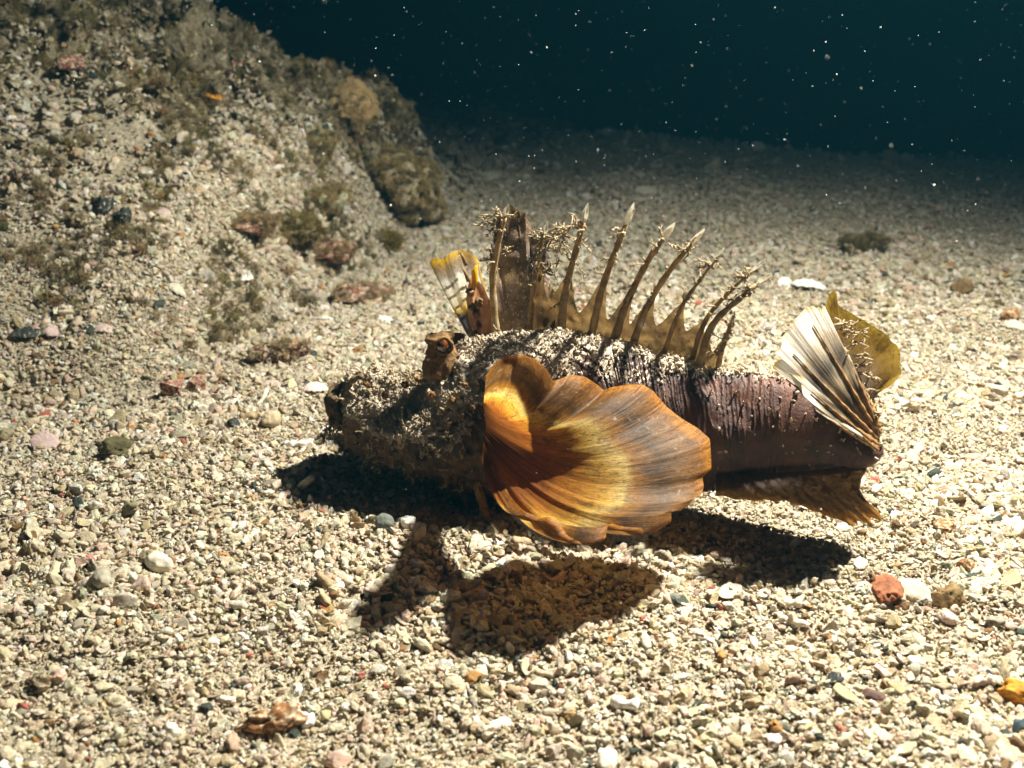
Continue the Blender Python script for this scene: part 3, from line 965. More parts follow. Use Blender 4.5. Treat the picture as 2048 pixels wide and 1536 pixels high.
tr = np.random.default_rng(55)
for i, (s, c) in enumerate(zip(SPINES, CUR)):
    mb = MB()
    r0 = s[5] / 53 * 0.01
    n = len(c)
    t = np.linspace(0, 1, n)
    rad = r0 * (0.95 - 0.42 * t) * (1 + 0.12 * np.sin(t * 40 + i)) 
    rad[-4:] *= [0.9, 0.8, 0.55, 0.3]
    mb.tube(c[:-3], rad[:-3], 8, 0)
    # pale leaf-shaped tip
    tipdir = c[-1] - c[-4]; L = np.linalg.norm(tipdir); tipdir /= L
    side = np.array([tipdir[2], 0.1, -tipdir[0]])
    leaf = []
    for q, wv in ((0, .5), (.3, 1.0), (.55, .95), (.8, .55), (1.0, .1)):
        ctr = c[-4] + tipdir * L * 1.15 * q
        leaf.append([ctr - side * r0 * 0.72 * wv, ctr + np.array([0, -.0006, 0]) * wv, ctr + side * r0 * 0.72 * wv])
    leaf = np.array(leaf)
    mb.add(leaf.reshape(-1, 3), grid_faces(5, 3), 1)
    lb = leaf.copy(); lb[:, :, 1] += 0.0012 * np.array([.2, 1, .2])
    mb.add(lb.reshape(-1, 3), grid_faces(5, 3), 1)
    # knobs and twig-like tassels along the spine
    for k in range(9 if i not in (6, 7) else 14):
        tt = tr.uniform(0.3, 0.98)
        q = c[int(tt * (n - 1))]
        wv, f = lump_verts(1, int(tr.integers(1, 9999)), 0.35, 1.5)
        mb.add(q + tr.normal(0, r0 * 0.5, 3) + wv * tr.uniform(0.0004, 0.0009), f, 2)
        if k % 2 == 0:
            tassel(mb, q, tr.normal(0, 1, 3) + np.array([-.9, -.7, .35]), tr.uniform(0.003, 0.007), tr, 6, 0.00032, 2)
    q = c[int(0.82 * (n - 1))]
    for k in range(5):
        tassel(mb, q + tr.normal(0, .0008, 3), tr.normal(0, .6, 3) + np.array([-1.0, -.3, .5]), tr.uniform(0.003, 0.0055), tr, 6, 0.0004, 2)
    mb.build('spine', [M_SPINE, M_TIP, M_TAS], dorsal)
mb = MB()
for (x, y, L, d) in ((996, 440, .008, (-1, -.2, .3)), (1000, 452, .006, (-1, -.3, .1)), (1095, 472, .012, (1, -.2, .25)), (1110, 470, .012, (1, -.2, .1)), (1085, 500, .008, (1, -.4, .3)), (990, 520, .005, (-1, -.3, .4)),
                     (1010, 495, .005, (.3, -1, .2)), (1092, 540, .006, (1, -.5, .2)), (1075, 515, .006, (.5, -1, .4))):
    for k in range(3):
        tassel(mb, PF(x, y, .3935) + tr.normal(0, .0006, 3), np.array(d) + tr.normal(0, .25, 3), L, tr, 8, 0.00042)
mb.build('crest_tassels', M_TAS, dorsal)['kind'] = 'stuff'

# ---- caudal fin: white-rimmed front half folded forward, olive half behind
M_CAU = m_caudal()
rim = [(1742, 893, .3615), (1722, 868, .3605), (1690, 846, .3595), (1662, 836, .359), (1634, 824, .3585), (1624, 806, .3585), (1606, 790, .359), (1604, 772, .3595), (1612, 757, .360), (1580, 748, .3605), (1558, 746, .361), (1545, 738, .3615), (1552, 722, .362), (1566, 716, .3625), (1551, 706, .363),
       (1564, 690, .3635), (1566, 672, .364), (1582, 660, .3645), (1590, 640, .365), (1600, 630, .3655), (1612, 618, .366), (1628, 612, .3665), (1640, 622, .367), (1648, 610, .3675), (1656, 628, .368), (1664, 650, .3685), (1674, 668, .369), (1690, 690, .3695), (1702, 720, .370), (1716, 752, .3705), (1738, 790, .371), (1752, 830, .3715)]
inner = [(1752, 900, .3665), (1756, 893, .367), (1758, 884, .3675), (1760, 874, .3685), (1760, 862, .3695)]
rim = [(x, y, Y + 0.022 * (893 - y) / 280) for x, y, Y in rim]      # leans back
cau, CVV = fan('caudal_fin', inner, rim, M_CAU, fish, 220, 60, 0.0045, 9, 0.0005, 1, 1.0, 0.0010, 12)
cau['label'] = 'pale rimmed tail fin folded forward with brown rays'
M_CRAY = m_flesh('tail_ray', (0.12, 0.055, 0.02), (0.30, 0.16, 0.06), (0.52, 0.36, 0.18), 420, 0.2)
nuu = CVV.shape[0]
for k in range(9):
    iu = int((0.05 + 0.88 * k / 8) * (nuu - 1))
    line = CVV[iu, 2:54]
    mb = MB()
    t = np.linspace(0, 1, len(line))
    mb.tube(line - np.array([0, .0007, 0]), 0.0009 * (1 - 0.75 * t) * (1 + 0.18 * np.sin(t * 55 + k)), 7)
    mb.build('fin_ray', M_CRAY, cau)
mb = MB()
for (x, y) in ((1672, 640), (1688, 672), (1700, 680), (1694, 700), (1708, 712), (1705, 735), (1716, 748), (1728, 776), (1668, 655), (1735, 815), (1700, 660)):
    for k in range(2):
        tassel(mb, PF(x, y, .3670 + .022 * (893 - y) / 280) + tr.normal(0, .0005, 3), np.array((1, -.25, .15)) + tr.normal(0, .3, 3), tr.uniform(.004, .007), tr, 6, 0.00045)
mb.build('tail_tassels', M_TAS, cau)['kind'] = 'stuff'
M_OLIVE = m_pectoral('olive_fin', [(0.0, (0.03, 0.018, 0.006)), (0.3, (0.09, 0.05, 0.008)), (0.6, (0.26, 0.15, 0.015)), (0.85, (0.42, 0.27, 0.03)), (1.0, (0.62, 0.44, 0.05))], 0.3)
rim = [(1640, 640, .376), (1650, 612, .377), (1656, 590, .3775), (1664, 578, .378), (1674, 586, .378), (1672, 602, .378), (1682, 616, .378), (1700, 624, .378), (1718, 636, .378), (1742, 650, .378), (1768, 664, .378), (1782, 682, .378), (1796, 692, .3775), (1801, 706, .377), (1799, 730, .3765), (1803, 744, .376), (1784, 766, .3755), (1770, 776, .375), (1742, 784, .3745), (1752, 800, .374), (1758, 830, .374), (1756, 860, .374), (1764, 890, .374)]
inner = [(1690, 720, .373), (1705, 750, .372), (1725, 790, .372), (1742, 840, .372), (1752, 880, .372)]
rim = [(x, y, Y + 0.020 * (893 - y) / 280) for x, y, Y in rim]
inner = [(x, y, Y + 0.018 * (893 - y) / 280) for x, y, Y in inner]
olive, _ = fan('caudal_fin', inner, rim, M_OLIVE, fish, 120, 40, -0.004, 7, 0.0004, 1, 1.0, 0.0015, 14)
olive['label'] = 'back half of the tail fin, plain olive brown'

# ---- anal fin, spread low towards the sand
M_ANAL = m_pectoral('anal_membrane', [(0.0, (0.045, 0.02, 0.012)), (0.45, (0.075, 0.038, 0.015)), (0.7, (0.14, 0.075, 0.02)), (0.88, (0.38, 0.19, 0.04)), (1.0, (0.62, 0.33, 0.06))], 0.5)
rim = [(1430, 990, .378), (1480, 998, .376), (1530, 1000, .375), (1570, 1002, .374), (1600, 1012, .372), (1640, 1028, .3705), (1680, 1042, .3685), (1718, 1053, .367), (1712, 1038, .369), (1745, 1051, .3675), (1738, 1034, .370), (1762, 1041, .369),
       (1758, 1022, .371), (1736, 1016, .372), (1730, 996, .3735), (1718, 982, .3745), (1724, 962, .376), (1732, 940, .377)]
inner = [(1430, 950, .379), (1500, 948, .379), (1580, 944, .379), (1650, 938, .379), (1700, 930, .379), (1725, 922, .379)]
fan('anal_fin', inner, rim, M_ANAL, fish, 160, 40, 0.003, 13, 0.0006, 1, 1.0, 0.0008, 15)

# ---- grey sheen pelvic fin under the near pectoral fin
M_GREY = m_flesh('grey_fin', (0.05, 0.045, 0.05), (0.16, 0.15, 0.17), (0.42, 0.40, 0.40), 900, 0.25)
pel, _ = fan('pelvic_fin', [(985, 985, .362), (1010, 1000, .360), (1060, 1020, .356), (1180, 1030, .354), (1230, 1030, .354), (1280, 1040, .354)],
    [(1000, 1010, .357), (1040, 1048, .353), (1085, 1080, .3495), (1130, 1084, .3485), (1135, 1060, .350), (1180, 1078, .3495), (1215, 1078, .3495), (1270, 1090, .349), (1298, 1078, .350)], M_GREY, fish, 120, 24, 0.002, 8, 0.0004, 2)

# ---- free walking rays under the throat
M_LEG = m_flesh('walking_ray', (0.20, 0.08, 0.012), (0.42, 0.20, 0.03), (0.55, 0.30, 0.07), 380, 0.4)
for path, r in ((((945, 918, .371), (952, 950, .366), (958, 985, .362), (968, 1015, .3595), (980, 1044, .3575)), (.0021, .0020, .0018, .0017, .0012)),
                (((938, 925, .376), (930, 960, .374), (928, 990, .372), (934, 1014, .3705)), (.0018, .0017, .0015, .0011)),
                (((968, 880, .368), (985, 920, .362), (1004, 960, .3575), (1022, 1000, .3545)), (.0014, .0016, .0014, .0009))):
    mb = MB()
    cpts = np.array([PF(*q) for q in path])
    tt = np.linspace(0, len(cpts) - 1, 20)
    cp = np.stack([np.interp(tt, np.arange(len(cpts)), cpts[:, j]) for j in range(3)], -1)
    for _ in range(4): cp[1:-1] = (cp[:-2] + 2 * cp[1:-1] + cp[2:]) / 4
    mb.tube(cp, np.interp(tt, np.arange(len(cpts)), r) * (1 + 0.1 * np.sin(tt * 9)), 10)
    for k in range(4):
        q = cp[tr.integers(10, 19)]
        wv, f = lump_verts(1, int(tr.integers(1, 999)), 0.4, 1.5)
        mb.add(q + tr.normal(0, .0009, 3) + wv * 0.0007, f)
    mb.build('walking_ray', M_LEG, fish)

# ---- eye turret
M_TURRET = m_plain('eye_turret', (0.24, 0.13, 0.05), 0.22, 520, 0.8, 0.2, bump=0.0012)
def build_eye(px, py_base, py_top, Y, rpx, front):
    n, m = 36, 30
    base = PF(px, py_base, Y); topp = PF(px - 2, py_top, Y)
    V = []
    for j in range(m):
        t = j / (m - 1)
        prof = rpx / 53 * 0.01 * (1.18 - 0.30 * t + 0.10 * math.sin(t * 6)) if t < 0.86 else rpx / 53 * 0.01 * (0.93 * math.sqrt(max(0.0, 1 - ((t - 0.86) / 0.14) ** 2)) + 0.001)
        c = base + (topp - base) * t
        for k in range(n):
            a = 2 * math.pi * k / n
            V.append(c + prof * np.array([math.cos(a), math.sin(a) * 0.95, 0.12 * math.sin(a * 2 + 1) * t]))
    V = np.array(V)
    V = V + 0.0011 * fbm(V * 260, 3, 91)[:, None] * np.array([1, 1, .5])
    fc = []
    for j in range(m - 1):
        for k in range(n):
            fc.append([j * n + k, j * n + (k + 1) % n, (j + 1) * n + (k + 1) % n, (j + 1) * n + k])
    fc.append([(m - 1) * n + k for k in range(n)])
    st = mesh_obj('eye_stalk', V, fc, M_TURRET, fish)
    if front:
        v, f = ICO[4]
        c = PF(px + 6, py_top + 26, Y - rpx / 53 * 0.01 * 0.62)
        mesh_obj('eye', c + v * 0.0031, f, m_eye(), st)
        mb = MB()
        ring = [c + np.array([math.cos(a) * 0.0031, -0.0012 - 0.0004 * math.sin(3 * a), math.sin(a) * 0.0031]) for a in np.linspace(0, 2 * math.pi, 30)]
        mb.tube(ring, 0.00065, 6, cap=False)
        mb.build('eyelid', M_TURRET, st)
    return st
build_eye(882, 752, 664, .376, 28, True)
build_eye(905, 735, 668, .398, 25, False)

# ---- lips, jaw, chin
M_LIP = m_plain('lip_skin', (0.22, 0.16, 0.10), 0.3, 900, 0.75, 0.2)
mb = MB()
lp = np.array([PF(*q) for q in ((726, 752, .3645), (708, 756, .3635), (697, 772, .3635), (697, 800, .364), (704, 822, .3645), (722, 828, .364), (736, 820, .3625))])
tt = np.linspace(0, len(lp) - 1, 40)
c = np.stack([np.interp(tt, np.arange(len(lp)), lp[:, j]) for j in range(3)], -1)
for _ in range(6): c[1:-1] = (c[:-2] + 2 * c[1:-1] + c[2:]) / 4
mb.tube(c, 0.0011 * (1 + 0.15 * np.sin(tt * 7)), 8)
mb.build('upper_lip', M_LIP, fish)
v, f = lump_verts(4, 717, 0.3, 2.2)
jaw = PF(680, 812, .371) + v * np.array([0.0052, 0.009, 0.0078])
mesh_obj('lower_jaw', jaw, f, m_plain('jaw_skin', (0.13, 0.085, 0.04), 0.3, 500, 0.8, 0.2), fish)

# ---- skin tassels over head, flanks and chin
mb = MB()
sel = np.nonzero((BH > 0.25) & (BN[:, 1] < 0.3))[0]
for q in tr.choice(sel, 130):
    tassel(mb, BV[q], BN[q] + np.array([0, -.2, .2]), tr.uniform(.0018, .0048), tr, 6, tr.uniform(.0003, .0006))
sel = np.nonzero((BH < 0.25) & (BN[:, 2] > 0.35) & (BV[:, 0] < 0.12))[0]
for q in tr.choice(sel, 110):
    tassel(mb, BV[q], BN[q] + np.array([0, 0, .6]), tr.uniform(.0012, .0032), tr, 5, .00035)
for (x, y, Y) in ((660, 850, .366), (672, 860, .365), (650, 866, .366), (740, 880, .360), (752, 905, .360), (765, 918, .362), (700, 870, .362), (800, 925, .362), (845, 900, .356), (872, 905, .356), (640, 878, .366)):
    for k in range(3):
        tassel(mb, PF(x + 12, y - 14, Y) + tr.normal(0, .0005, 3), np.array((-.7, -.4, -.9)) + tr.normal(0, .3, 3), tr.uniform(.004, .007), tr, 6, 0.0005)
mb.build('skin_tassels', M_TAS, fish)['kind'] = 'stuff'
M_BEARD = m_flesh('chin_skin', (0.10, 0.05, 0.015), (0.24, 0.12, 0.035), (0.40, 0.25, 0.10), 500, 0.3)
mb = MB()
for (x, y, Y, s) in ((810, 770, .3595, 9), (835, 758, .3585, 8), (862, 790, .358, 10), (905, 800, .360, 10), (925, 830, .360, 9), (770, 790, .3575, 9), (900, 850, .3585, 9), (945, 815, .3615, 8), (735, 770, .3585, 7), (930, 770, .3635, 8), (955, 850, .3625, 9)):
    w, f = lump_verts(3, int(x + y * 3), 0.45, 2.3)
    mb.add(PF(x, y, Y + .002) + w * s / 53 * 0.0075, f)
mb.build('head_warts', M_BEARD, fish)

# ------------------------------------------------------------------ single pieces that stand out on the seabed
MATS = {}
def pm(name, col, **kw):
    if name not in MATS: MATS[name] = m_plain(name, col, **kw)
    return MATS[name]
PALE = lambda: pm('pale_coral', (0.68, 0.60, 0.47), var=0.6)
WHITE = lambda: pm('white_shell', (0.80, 0.76, 0.68), var=0.75, rough=0.5, spec=0.4)
PINK = lambda: pm('pink_shell', (0.56, 0.42, 0.36), var=0.7, rough=0.5, spec=0.4)
TAN = lambda: pm('tan_stone', (0.46, 0.34, 0.20), var=0.45)
DARK = lambda: pm('dark_stone', (0.045, 0.05, 0.045), var=0.4, dark=(0.012, 0.014, 0.013), dusty=0.25)
GREY = lambda: pm('grey_stone', (0.17, 0.18, 0.15), var=0.5)
GREEN = lambda: pm('green_algal_stone', (0.24, 0.25, 0.13), var=0.45, dusty=0.6)
RED = lambda: pm('red_coralline', (0.30, 0.085, 0.06), var=0.35, dusty=0.6)
BRICK = lambda: pm('brick_red', (0.46, 0.16, 0.12), var=0.6, dusty=0.3)
RUST = lambda: pm('rust_brown', (0.34, 0.15, 0.05), var=0.4, dusty=0.5)
ORANGE = lambda: pm('orange_sponge', (0.62, 0.27, 0.03), var=0.5)
BROWN = lambda: pm('brown_weed', (0.16, 0.11, 0.05), var=0.4, dusty=0.5)

def place(px, py, spx):
    q, zc = G(px, py)
    return q, spx * zc / F          # foot on the seabed, half size in metres

def pebble(name, px, py, spx, mat, label, cat='pebble', shape=(1, .9, .75), cuts=2, rough=0.25, sink=0.25, group=None, sub=4, freq=1.5, rz=None, depth=None):
    q, r = place(px, py + spx * 0.3, spx)
    if depth: q, r = P(px, py + spx * 0.8, depth), spx * depth / F
    sd = int(px * 13 + py * 7) % 9973
    if name == 'pebble': name = {'coral': 'coral_lump', 'algae': 'weed_lump', 'shell': 'shell_stub', 'stone': 'stone'}.get(cat, 'pebble')
    v, f = lump_verts(sub, sd, rough, freq, cuts)
    w = v * np.array(shape) * r
    a = (sd % 628) / 100 if rz is None else rz
    c, s_ = math.cos(a), math.sin(a)
    w = np.stack([w[:, 0] * c - w[:, 1] * s_, w[:, 0] * s_ + w[:, 1] * c, w[:, 2]], -1)
    w[:, 2] += r * shape[2] * (1 - sink)
    o = mesh_obj(name, w, f, mat)
    o.location = q
    return tag(o, label, cat, group)

def shell(name, px, py, spx, mat, label, tilt=0.5, rz=0.0, asp=0.7, deep=0.45, cat='shell', group=None, ribs=13):
    q, r = place(px, py + spx * 0.2, spx)
    nu, nv = 40, 12
    V = []
    for layer in (0, 1):
        for i in range(nu):
            a = 2 * math.pi * i / nu
            for j in range(nv):
                t = j / (nv - 1)
                k = 1 + 0.05 * math.sin(a * ribs) * t + 0.08 * math.sin(a * 2 + px) + 0.05 * math.sin(a * 5 + py)
                x = t * math.cos(a) * k; y = t * math.sin(a) * asp * k
                z = -deep * (x * x + y * y) + 0.03 * math.cos(a * ribs) * t - 0.07 * layer
                V.append((x * r, y * r, z * r))
    f = []
    for layer in (0, 1):
        o = layer * nu * nv
        for i in range(nu):
            i2 = (i + 1) % nu
            for j in range(nv - 1):
                f.append([o + i * nv + j, o + i2 * nv + j, o + i2 * nv + j + 1, o + i * nv + j + 1])
    o = nu * nv
    for i in range(nu):
        i2 = (i + 1) % nu
        f.append([i * nv + nv - 1, i2 * nv + nv - 1, o + i2 * nv + nv - 1, o + i * nv + nv - 1])
    ob = mesh_obj(name, V, f, mat)
    ob.location = q + np.array([0, 0, r * (0.30 + 0.35 * abs(math.sin(tilt)))])
    ob.rotation_euler = (tilt, 0.15, rz)
    return tag(ob, label, cat, group)

def stick(name, px, py, spx, thick, mat, label, rz=0.0, cat='coral', group=None, bend=0.15, lift=0.15):
    q, r = place(px, py, spx)
    tr_ = thick / spx * r
    t = np.linspace(-1, 1, 26)
    pts = np.stack([t * r, bend * r * (t ** 2 - 0.4), lift * r * t], -1)
    rad = tr_ * (0.85 + 0.25 * vnoise(np.stack([t * 3, t * 0 + px, t * 0], -1), 5))
    rad[0] *= 0.5; rad[-1] *= 0.55; rad[1] *= 0.85; rad[-2] *= 0.85
    mb = MB(); mb.tube(pts, rad, 14)
    V = np.array(mb.v); V = V + (tr_ * 0.22 * fbm(V / tr_ * 0.9 + px, 3, 6))[:, None] * np.array([.3, 1, 1])
    o = mesh_obj(name, V, mb.f, mat)
    o.location = q + np.array([0, 0, tr_ * 0.6 + abs(lift) * r * 0.3])
    o.rotation_euler = (0, 0, rz)
    return tag(o, label, cat, group)

def tufted(o, n, L, col, seed):
    """short algae hair as a part of the stone it grows on"""
    r = np.random.default_rng(seed)
    me = o.data
    V = np.array([v.co[:] for v in me.vertices]); N = np.array([v.normal[:] for v in me.vertices])
    k = np.nonzero(N[:, 2] > -0.35)[0]
    k = r.choice(k, n)
    d = N[k]
    ry = np.arctan2(np.hypot(d[:, 0], d[:, 1]), d[:, 2]); rzz = np.arctan2(d[:, 1], d[:, 0])
    rot = np.stack([np.zeros(n), ry, rzz], -1) + r.normal(0, 0.25, (n, 3))
    n_ = int(n)
    c = np.array(col)[None] * r.uniform(0.8, 2.4, (n, 1))
    return scatter('algae_fuzz', V[k], rot, np.ones((n, 3)) * r.uniform(0.6, 1.2, (n, 1)) * L, r.integers(0, 6, n), c, TUFTS, o)

# stones of the rock foot
k = pebble('rock_outcrop', 708, 226, 44, pm('knob_stone', (0.34, 0.25, 0.13), var=0.4), 'fuzzy tan knob jutting from the outline of the rock mound', 'rock', (1.1, .8, .9), 0, 0.4, -0.15, sub=4, depth=0.86)
tufted(k, 260, 0.0042, (.44, .34, .18), 1)
k = pebble('rock_fragment', 640, 300, 44, GREEN(), 'greenish blocky stone half sunk in the flank of the rock mound', 'rock', (1, .8, .8), 5, 0.3, 0.5)
tufted(k, 70, 0.0045, (.26, .20, .09), 2)
k = pebble('rock_fragment', 752, 345, 36, pm('dark_green_stone', (0.10, 0.12, 0.05), var=0.4, dusty=0.4), 'flat dark green ledge stone at the edge of the rock mound', 'rock', (1.2, .8, .45), 4, 0.3, 0.2)
tufted(k, 60, 0.005, (.2, .17, .08), 3)
k = pebble('rock_fragment', 650, 405, 40, GREEN(), 'mossy green grey stone beneath the blocky green one', 'rock', (1, .9, .8), 4, 0.3, 0.5)
tufted(k, 90, 0.0045, (.30, .23, .11), 4)
k = pebble('rock_fragment', 806, 418, 74, pm('brown_turf_stone', (0.30, 0.22, 0.11), var=0.4, dusty=0.6), 'round brown algae covered stone where rock mound meets open sand', 'rock', (1, .9, .95), 1, 0.35, 0.35)
tufted(k, 380, 0.0048, (.30, .225, .10), 5)
k = pebble('rock_fragment', 500, 450, 46, RED(), 'pinkish red encrusted ledge above the sandy hollow', 'rock', (1.3, .7, .45), 3, 0.35, 0.3, rz=0.3)
tufted(k, 90, 0.0045, (.30, .22, .12), 6)
k = pebble('rock_fragment', 590, 460, 50, pm('olive_turf_stone', (0.24, 0.18, 0.08), var=0.4, dusty=0.6), 'olive weed covered ledge beside the pinkish red ledge', 'rock', (1.3, .8, .5), 2, 0.4, 0.25, rz=-0.2)
tufted(k, 190, 0.0045, (.21, .16, .06), 7)
k = pebble('rock_fragment', 645, 505, 40, RED(), 'dull red stone with weed under the olive ledge', 'rock', (1.4, .8, .5), 3, 0.35, 0.3, rz=-0.3)
tufted(k, 80, 0.0035, (.30, .20, .10), 8)
k = pebble('rock_fragment', 730, 590, 42, RED(), 'red crusted stone close behind the raised banded fin', 'rock', (1.3, .7, .5), 3, 0.4, 0.35, rz=0.2)
tufted(k, 80, 0.003, (.36, .28, .17), 9)
k = pebble('rock_fragment', 560, 712, 42, pm('maroon_crust', (0.13, 0.028, 0.022), var=0.35, dusty=0.5), 'dark maroon crusted stone with a hollow below it, before the fish snout', 'rock', (1.5, .7, .55), 4, 0.45, 0.25, rz=0.1)
tufted(k, 70, 0.003, (.34, .27, .16), 10)
pebble('rock_fragment', 352, 782, 26, RED(), 'brick red crumbly lump lying on the open grit', 'rock', (1.1, .8, .8), 5, 0.4)
pebble('rock_fragment', 392, 776, 24, RED(), 'smaller brick red crumb touching the crumbly red lump', 'rock', (.9, .9, .9), 5, 0.4)
k = pebble('weed_tuft', 775, 488, 14, BROWN(), 'small olive weed tuft on sand below the rock mound', 'algae', (1, 1, .6), 0, 0.3)
tufted(k, 120, 0.007, (.24, .18, .06), 11)
pebble('sponge_crust', 428, 196, 15, ORANGE(), 'small bright orange sponge on the rock mound', 'sponge', (1.4, .8, .6), 1, 0.4)
pebble('sponge_crust', 150, 130, 22, RED(), 'rusty red crust in a dark cleft of the rock mound', 'sponge', (1.4, .8, .6), 1, 0.4)

# dark lumps and stones
pebble('dark_stone', 205, 420, 30, DARK(), 'larger black lump on the upper slope of grit', 'stone', (1.1, .9, .7), 6, 0.4)
pebble('dark_stone', 248, 442, 22, DARK(), 'black lump beside the larger black lump', 'stone', (1, .9, .8), 6, 0.4)
pebble('dark_stone', 162, 446, 20, BROWN(), 'dark brown lump next to the black lumps', 'stone', (1, .9, .8), 3, 0.3)
pebble('dark_stone', 55, 668, 22, DARK(), 'black stone among grit near the pink beige shell', 'stone', (1.2, .8, .6), 3)
pebble('dark_stone', 236, 898, 30, pm('mossy_stone', (0.13, 0.11, 0.05), var=0.35), 'dark mossy stone beside the pinkish shell disc', 'stone', (1, .9, .7), 4, 0.3)
pebble('pebble', 468, 850, 16, DARK(), 'dark green pebble beside a tan coral stub', 'pebble', (1, .8, .7), 4)
stick('coral_stick', 500, 838, 20, 9, TAN(), 'short tan coral stub beside dark green pebble', 0.1)
pebble('pebble', 770, 1050, 20, GREY(), 'round grey pebble at the rim of the fish shadow', 'pebble', (1, .95, .85), 0, 0.12)
pebble('pebble', 812, 1052, 20, WHITE(), 'white coral lump touching the round grey pebble', 'coral', (1, .95, .8), 3, 0.3)
pebble('pebble', 1345, 1202, 15, GREY(), 'grey pebble next to square white chip by the tail shadow', 'pebble', (1, .9, .8), 1, 0.15)
shell('coral_chip', 1312, 1186, 27, PALE(), 'square white chip between the two shadows of the fish', 0.25, 0.4, 0.8, 0.1, 'coral')
pebble('pebble', 1422, 1084, 12, DARK(), 'shiny dark pebble just below the tail', 'pebble', (1.1, .8, .8), 3)
pebble('pebble', 1252, 1148, 13, DARK(), 'black pebble at the edge of amber fin shadow', 'pebble', (1.2, .8, .7), 3)
pebble('pebble', 1666, 1366, 21, DARK(), 'larger black angular pebble on bright sand before the tail', 'pebble', (1.2, .8, .75), 6)
pebble('pebble', 1628, 1370, 9, DARK(), 'tiny black pebble beside the larger black angular pebble', 'pebble', (1, .9, .8), 4)
pebble('pebble', 1742, 1393, 20, pm('purple_brown', (0.13, 0.075, 0.06), var=0.5), 'oblong purple brown pebble near the black angular pebble', 'pebble', (1.4, .8, .6), 1, 0.15)
pebble('pebble', 1565, 1455, 16, GREY(), 'grey green pebble on bright sand below the black angular pebble', 'pebble', (1.2, .8, .7), 1, 0.15)
pebble('pebble', 1522, 1346, 17, TAN(), 'tan brown pebble in a small dark dip of sand', 'pebble', (1, .9, .9), 3)
pebble('pebble', 320, 1134, 28, PALE(), 'large round cream pebble on the grit', 'pebble', (1, .95, .85), 1, 0.15)
pebble('pebble', 205, 1160, 22, pm('beige_grey', (0.40, 0.36, 0.27), var=0.6), 'smooth beige grey pebble near the large cream pebble', 'pebble', (1.15, .9, .8), 0, 0.12)
pebble('pebble', 180, 1124, 13, BRICK(), 'salmon red pebble near the smooth beige grey pebble', 'pebble', (1.1, .9, .8), 1, 0.2)
pebble('pebble', 500, 1313, 8, BRICK(), 'tiny scarlet fragment on pale grit', 'pebble', (1, .8, .8), 3)
pebble('pebble', 724, 1352, 9, BRICK(), 'tiny rose red fragment in front of the fish shadow', 'pebble', (1, .8, .8), 3)
pebble('pebble', 1284, 1238, 10, BRICK(), 'tiny orange red fragment right of the fish shadow tip', 'pebble', (1, .8, .8), 3)
pebble('pebble', 308, 1385, 20, BROWN(), 'dark olive lump of weed on pale grit', 'algae', (1, .9, .7), 2, 0.4)
pebble('pebble', 412, 1418, 13, DARK(), 'small black pebble between weed lump and orange lump', 'pebble', (1.2, .8, .7), 2)
pebble('sponge_lump', 545, 1448, 42, RUST(), 'rust orange crumbly lump half buried in pale sand', 'sponge', (1.2, .7, .7), 2, 0.5, 0.35, freq=2.2)
pebble('coral_lump', 614, 1446, 17, WHITE(), 'knobbly white coral lump beside the rust orange lump', 'coral', (1, .9, .9), 0, 0.4)
pebble('pebble', 676, 1524, 24, pm('salmon_stone', (0.62, 0.42, 0.32), var=0.7), 'salmon pink pebble near the rust orange lump', 'pebble', (1.1, .9, .8), 1, 0.2)
pebble('pebble', 118, 1362, 18, pm('salmon_stone', (0.62, 0.42, 0.32), var=0.7), 'pale pink coral nub beside a dark lump', 'coral', (1, .9, .9), 1, 0.25)
pebble('pebble', 84, 1366, 20, BROWN(), 'dark brown lump beside a pale pink nub', 'stone', (1, .9, .8), 2, 0.3)
pebble('sponge_lump', 2036, 1388, 34, ORANGE(), 'bright orange brown fragment at the edge of bright sand', 'sponge', (1.2, .7, .7), 4, 0.3)
pebble('pebble', 2046, 1466, 24, pm('blue_grey', (0.06, 0.09, 0.10), var=0.5), 'dark blue grey stone below the orange brown fragment', 'stone', (1, .9, .8), 4, 0.3)
pebble('broken_shell', 1772, 1184, 34, pm('red_brown_shell', (0.33, 0.12, 0.055), var=0.45), 'red brown broken shell leaning on white shell flake', 'shell', (1.3, .8, .65), 2, 0.3, 0.3)
shell('shell_flake', 1824, 1188, 34, pm('cream_flake', (0.62, 0.55, 0.42), var=0.65), 'cream shell flake leaning against red brown broken shell', 0.7, -0.5, 0.75, 0.2)
pebble('pebble', 1892, 1200, 27, pm('weedy_brown', (0.24, 0.15, 0.06), var=0.35), 'mossy brown lump beside cream shell flake', 'stone', (1, .9, .8), 2, 0.4)
pebble('pebble', 1893, 1238, 17, PINK(), 'pinkish ring banded shell stub below the mossy brown lump', 'shell', (1.2, .8, .8), 1, 0.15)
pebble('pebble', 1930, 1138, 18, RUST(), 'rust brown pebble on bright sand behind the mossy lump', 'pebble', (1, .9, .8), 3, 0.25)
shell('shell_flake', 1940, 1090, 26, pm('cream_flake', (0.62, 0.55, 0.42), var=0.65), 'curled tan shell flake behind rust brown pebble', 0.4, 0.3, 0.6, 0.5)
pebble('pebble', 1888, 1056, 20, RUST(), 'brown lump near the curled tan flake', 'pebble', (1, .9, .8), 3, 0.35)

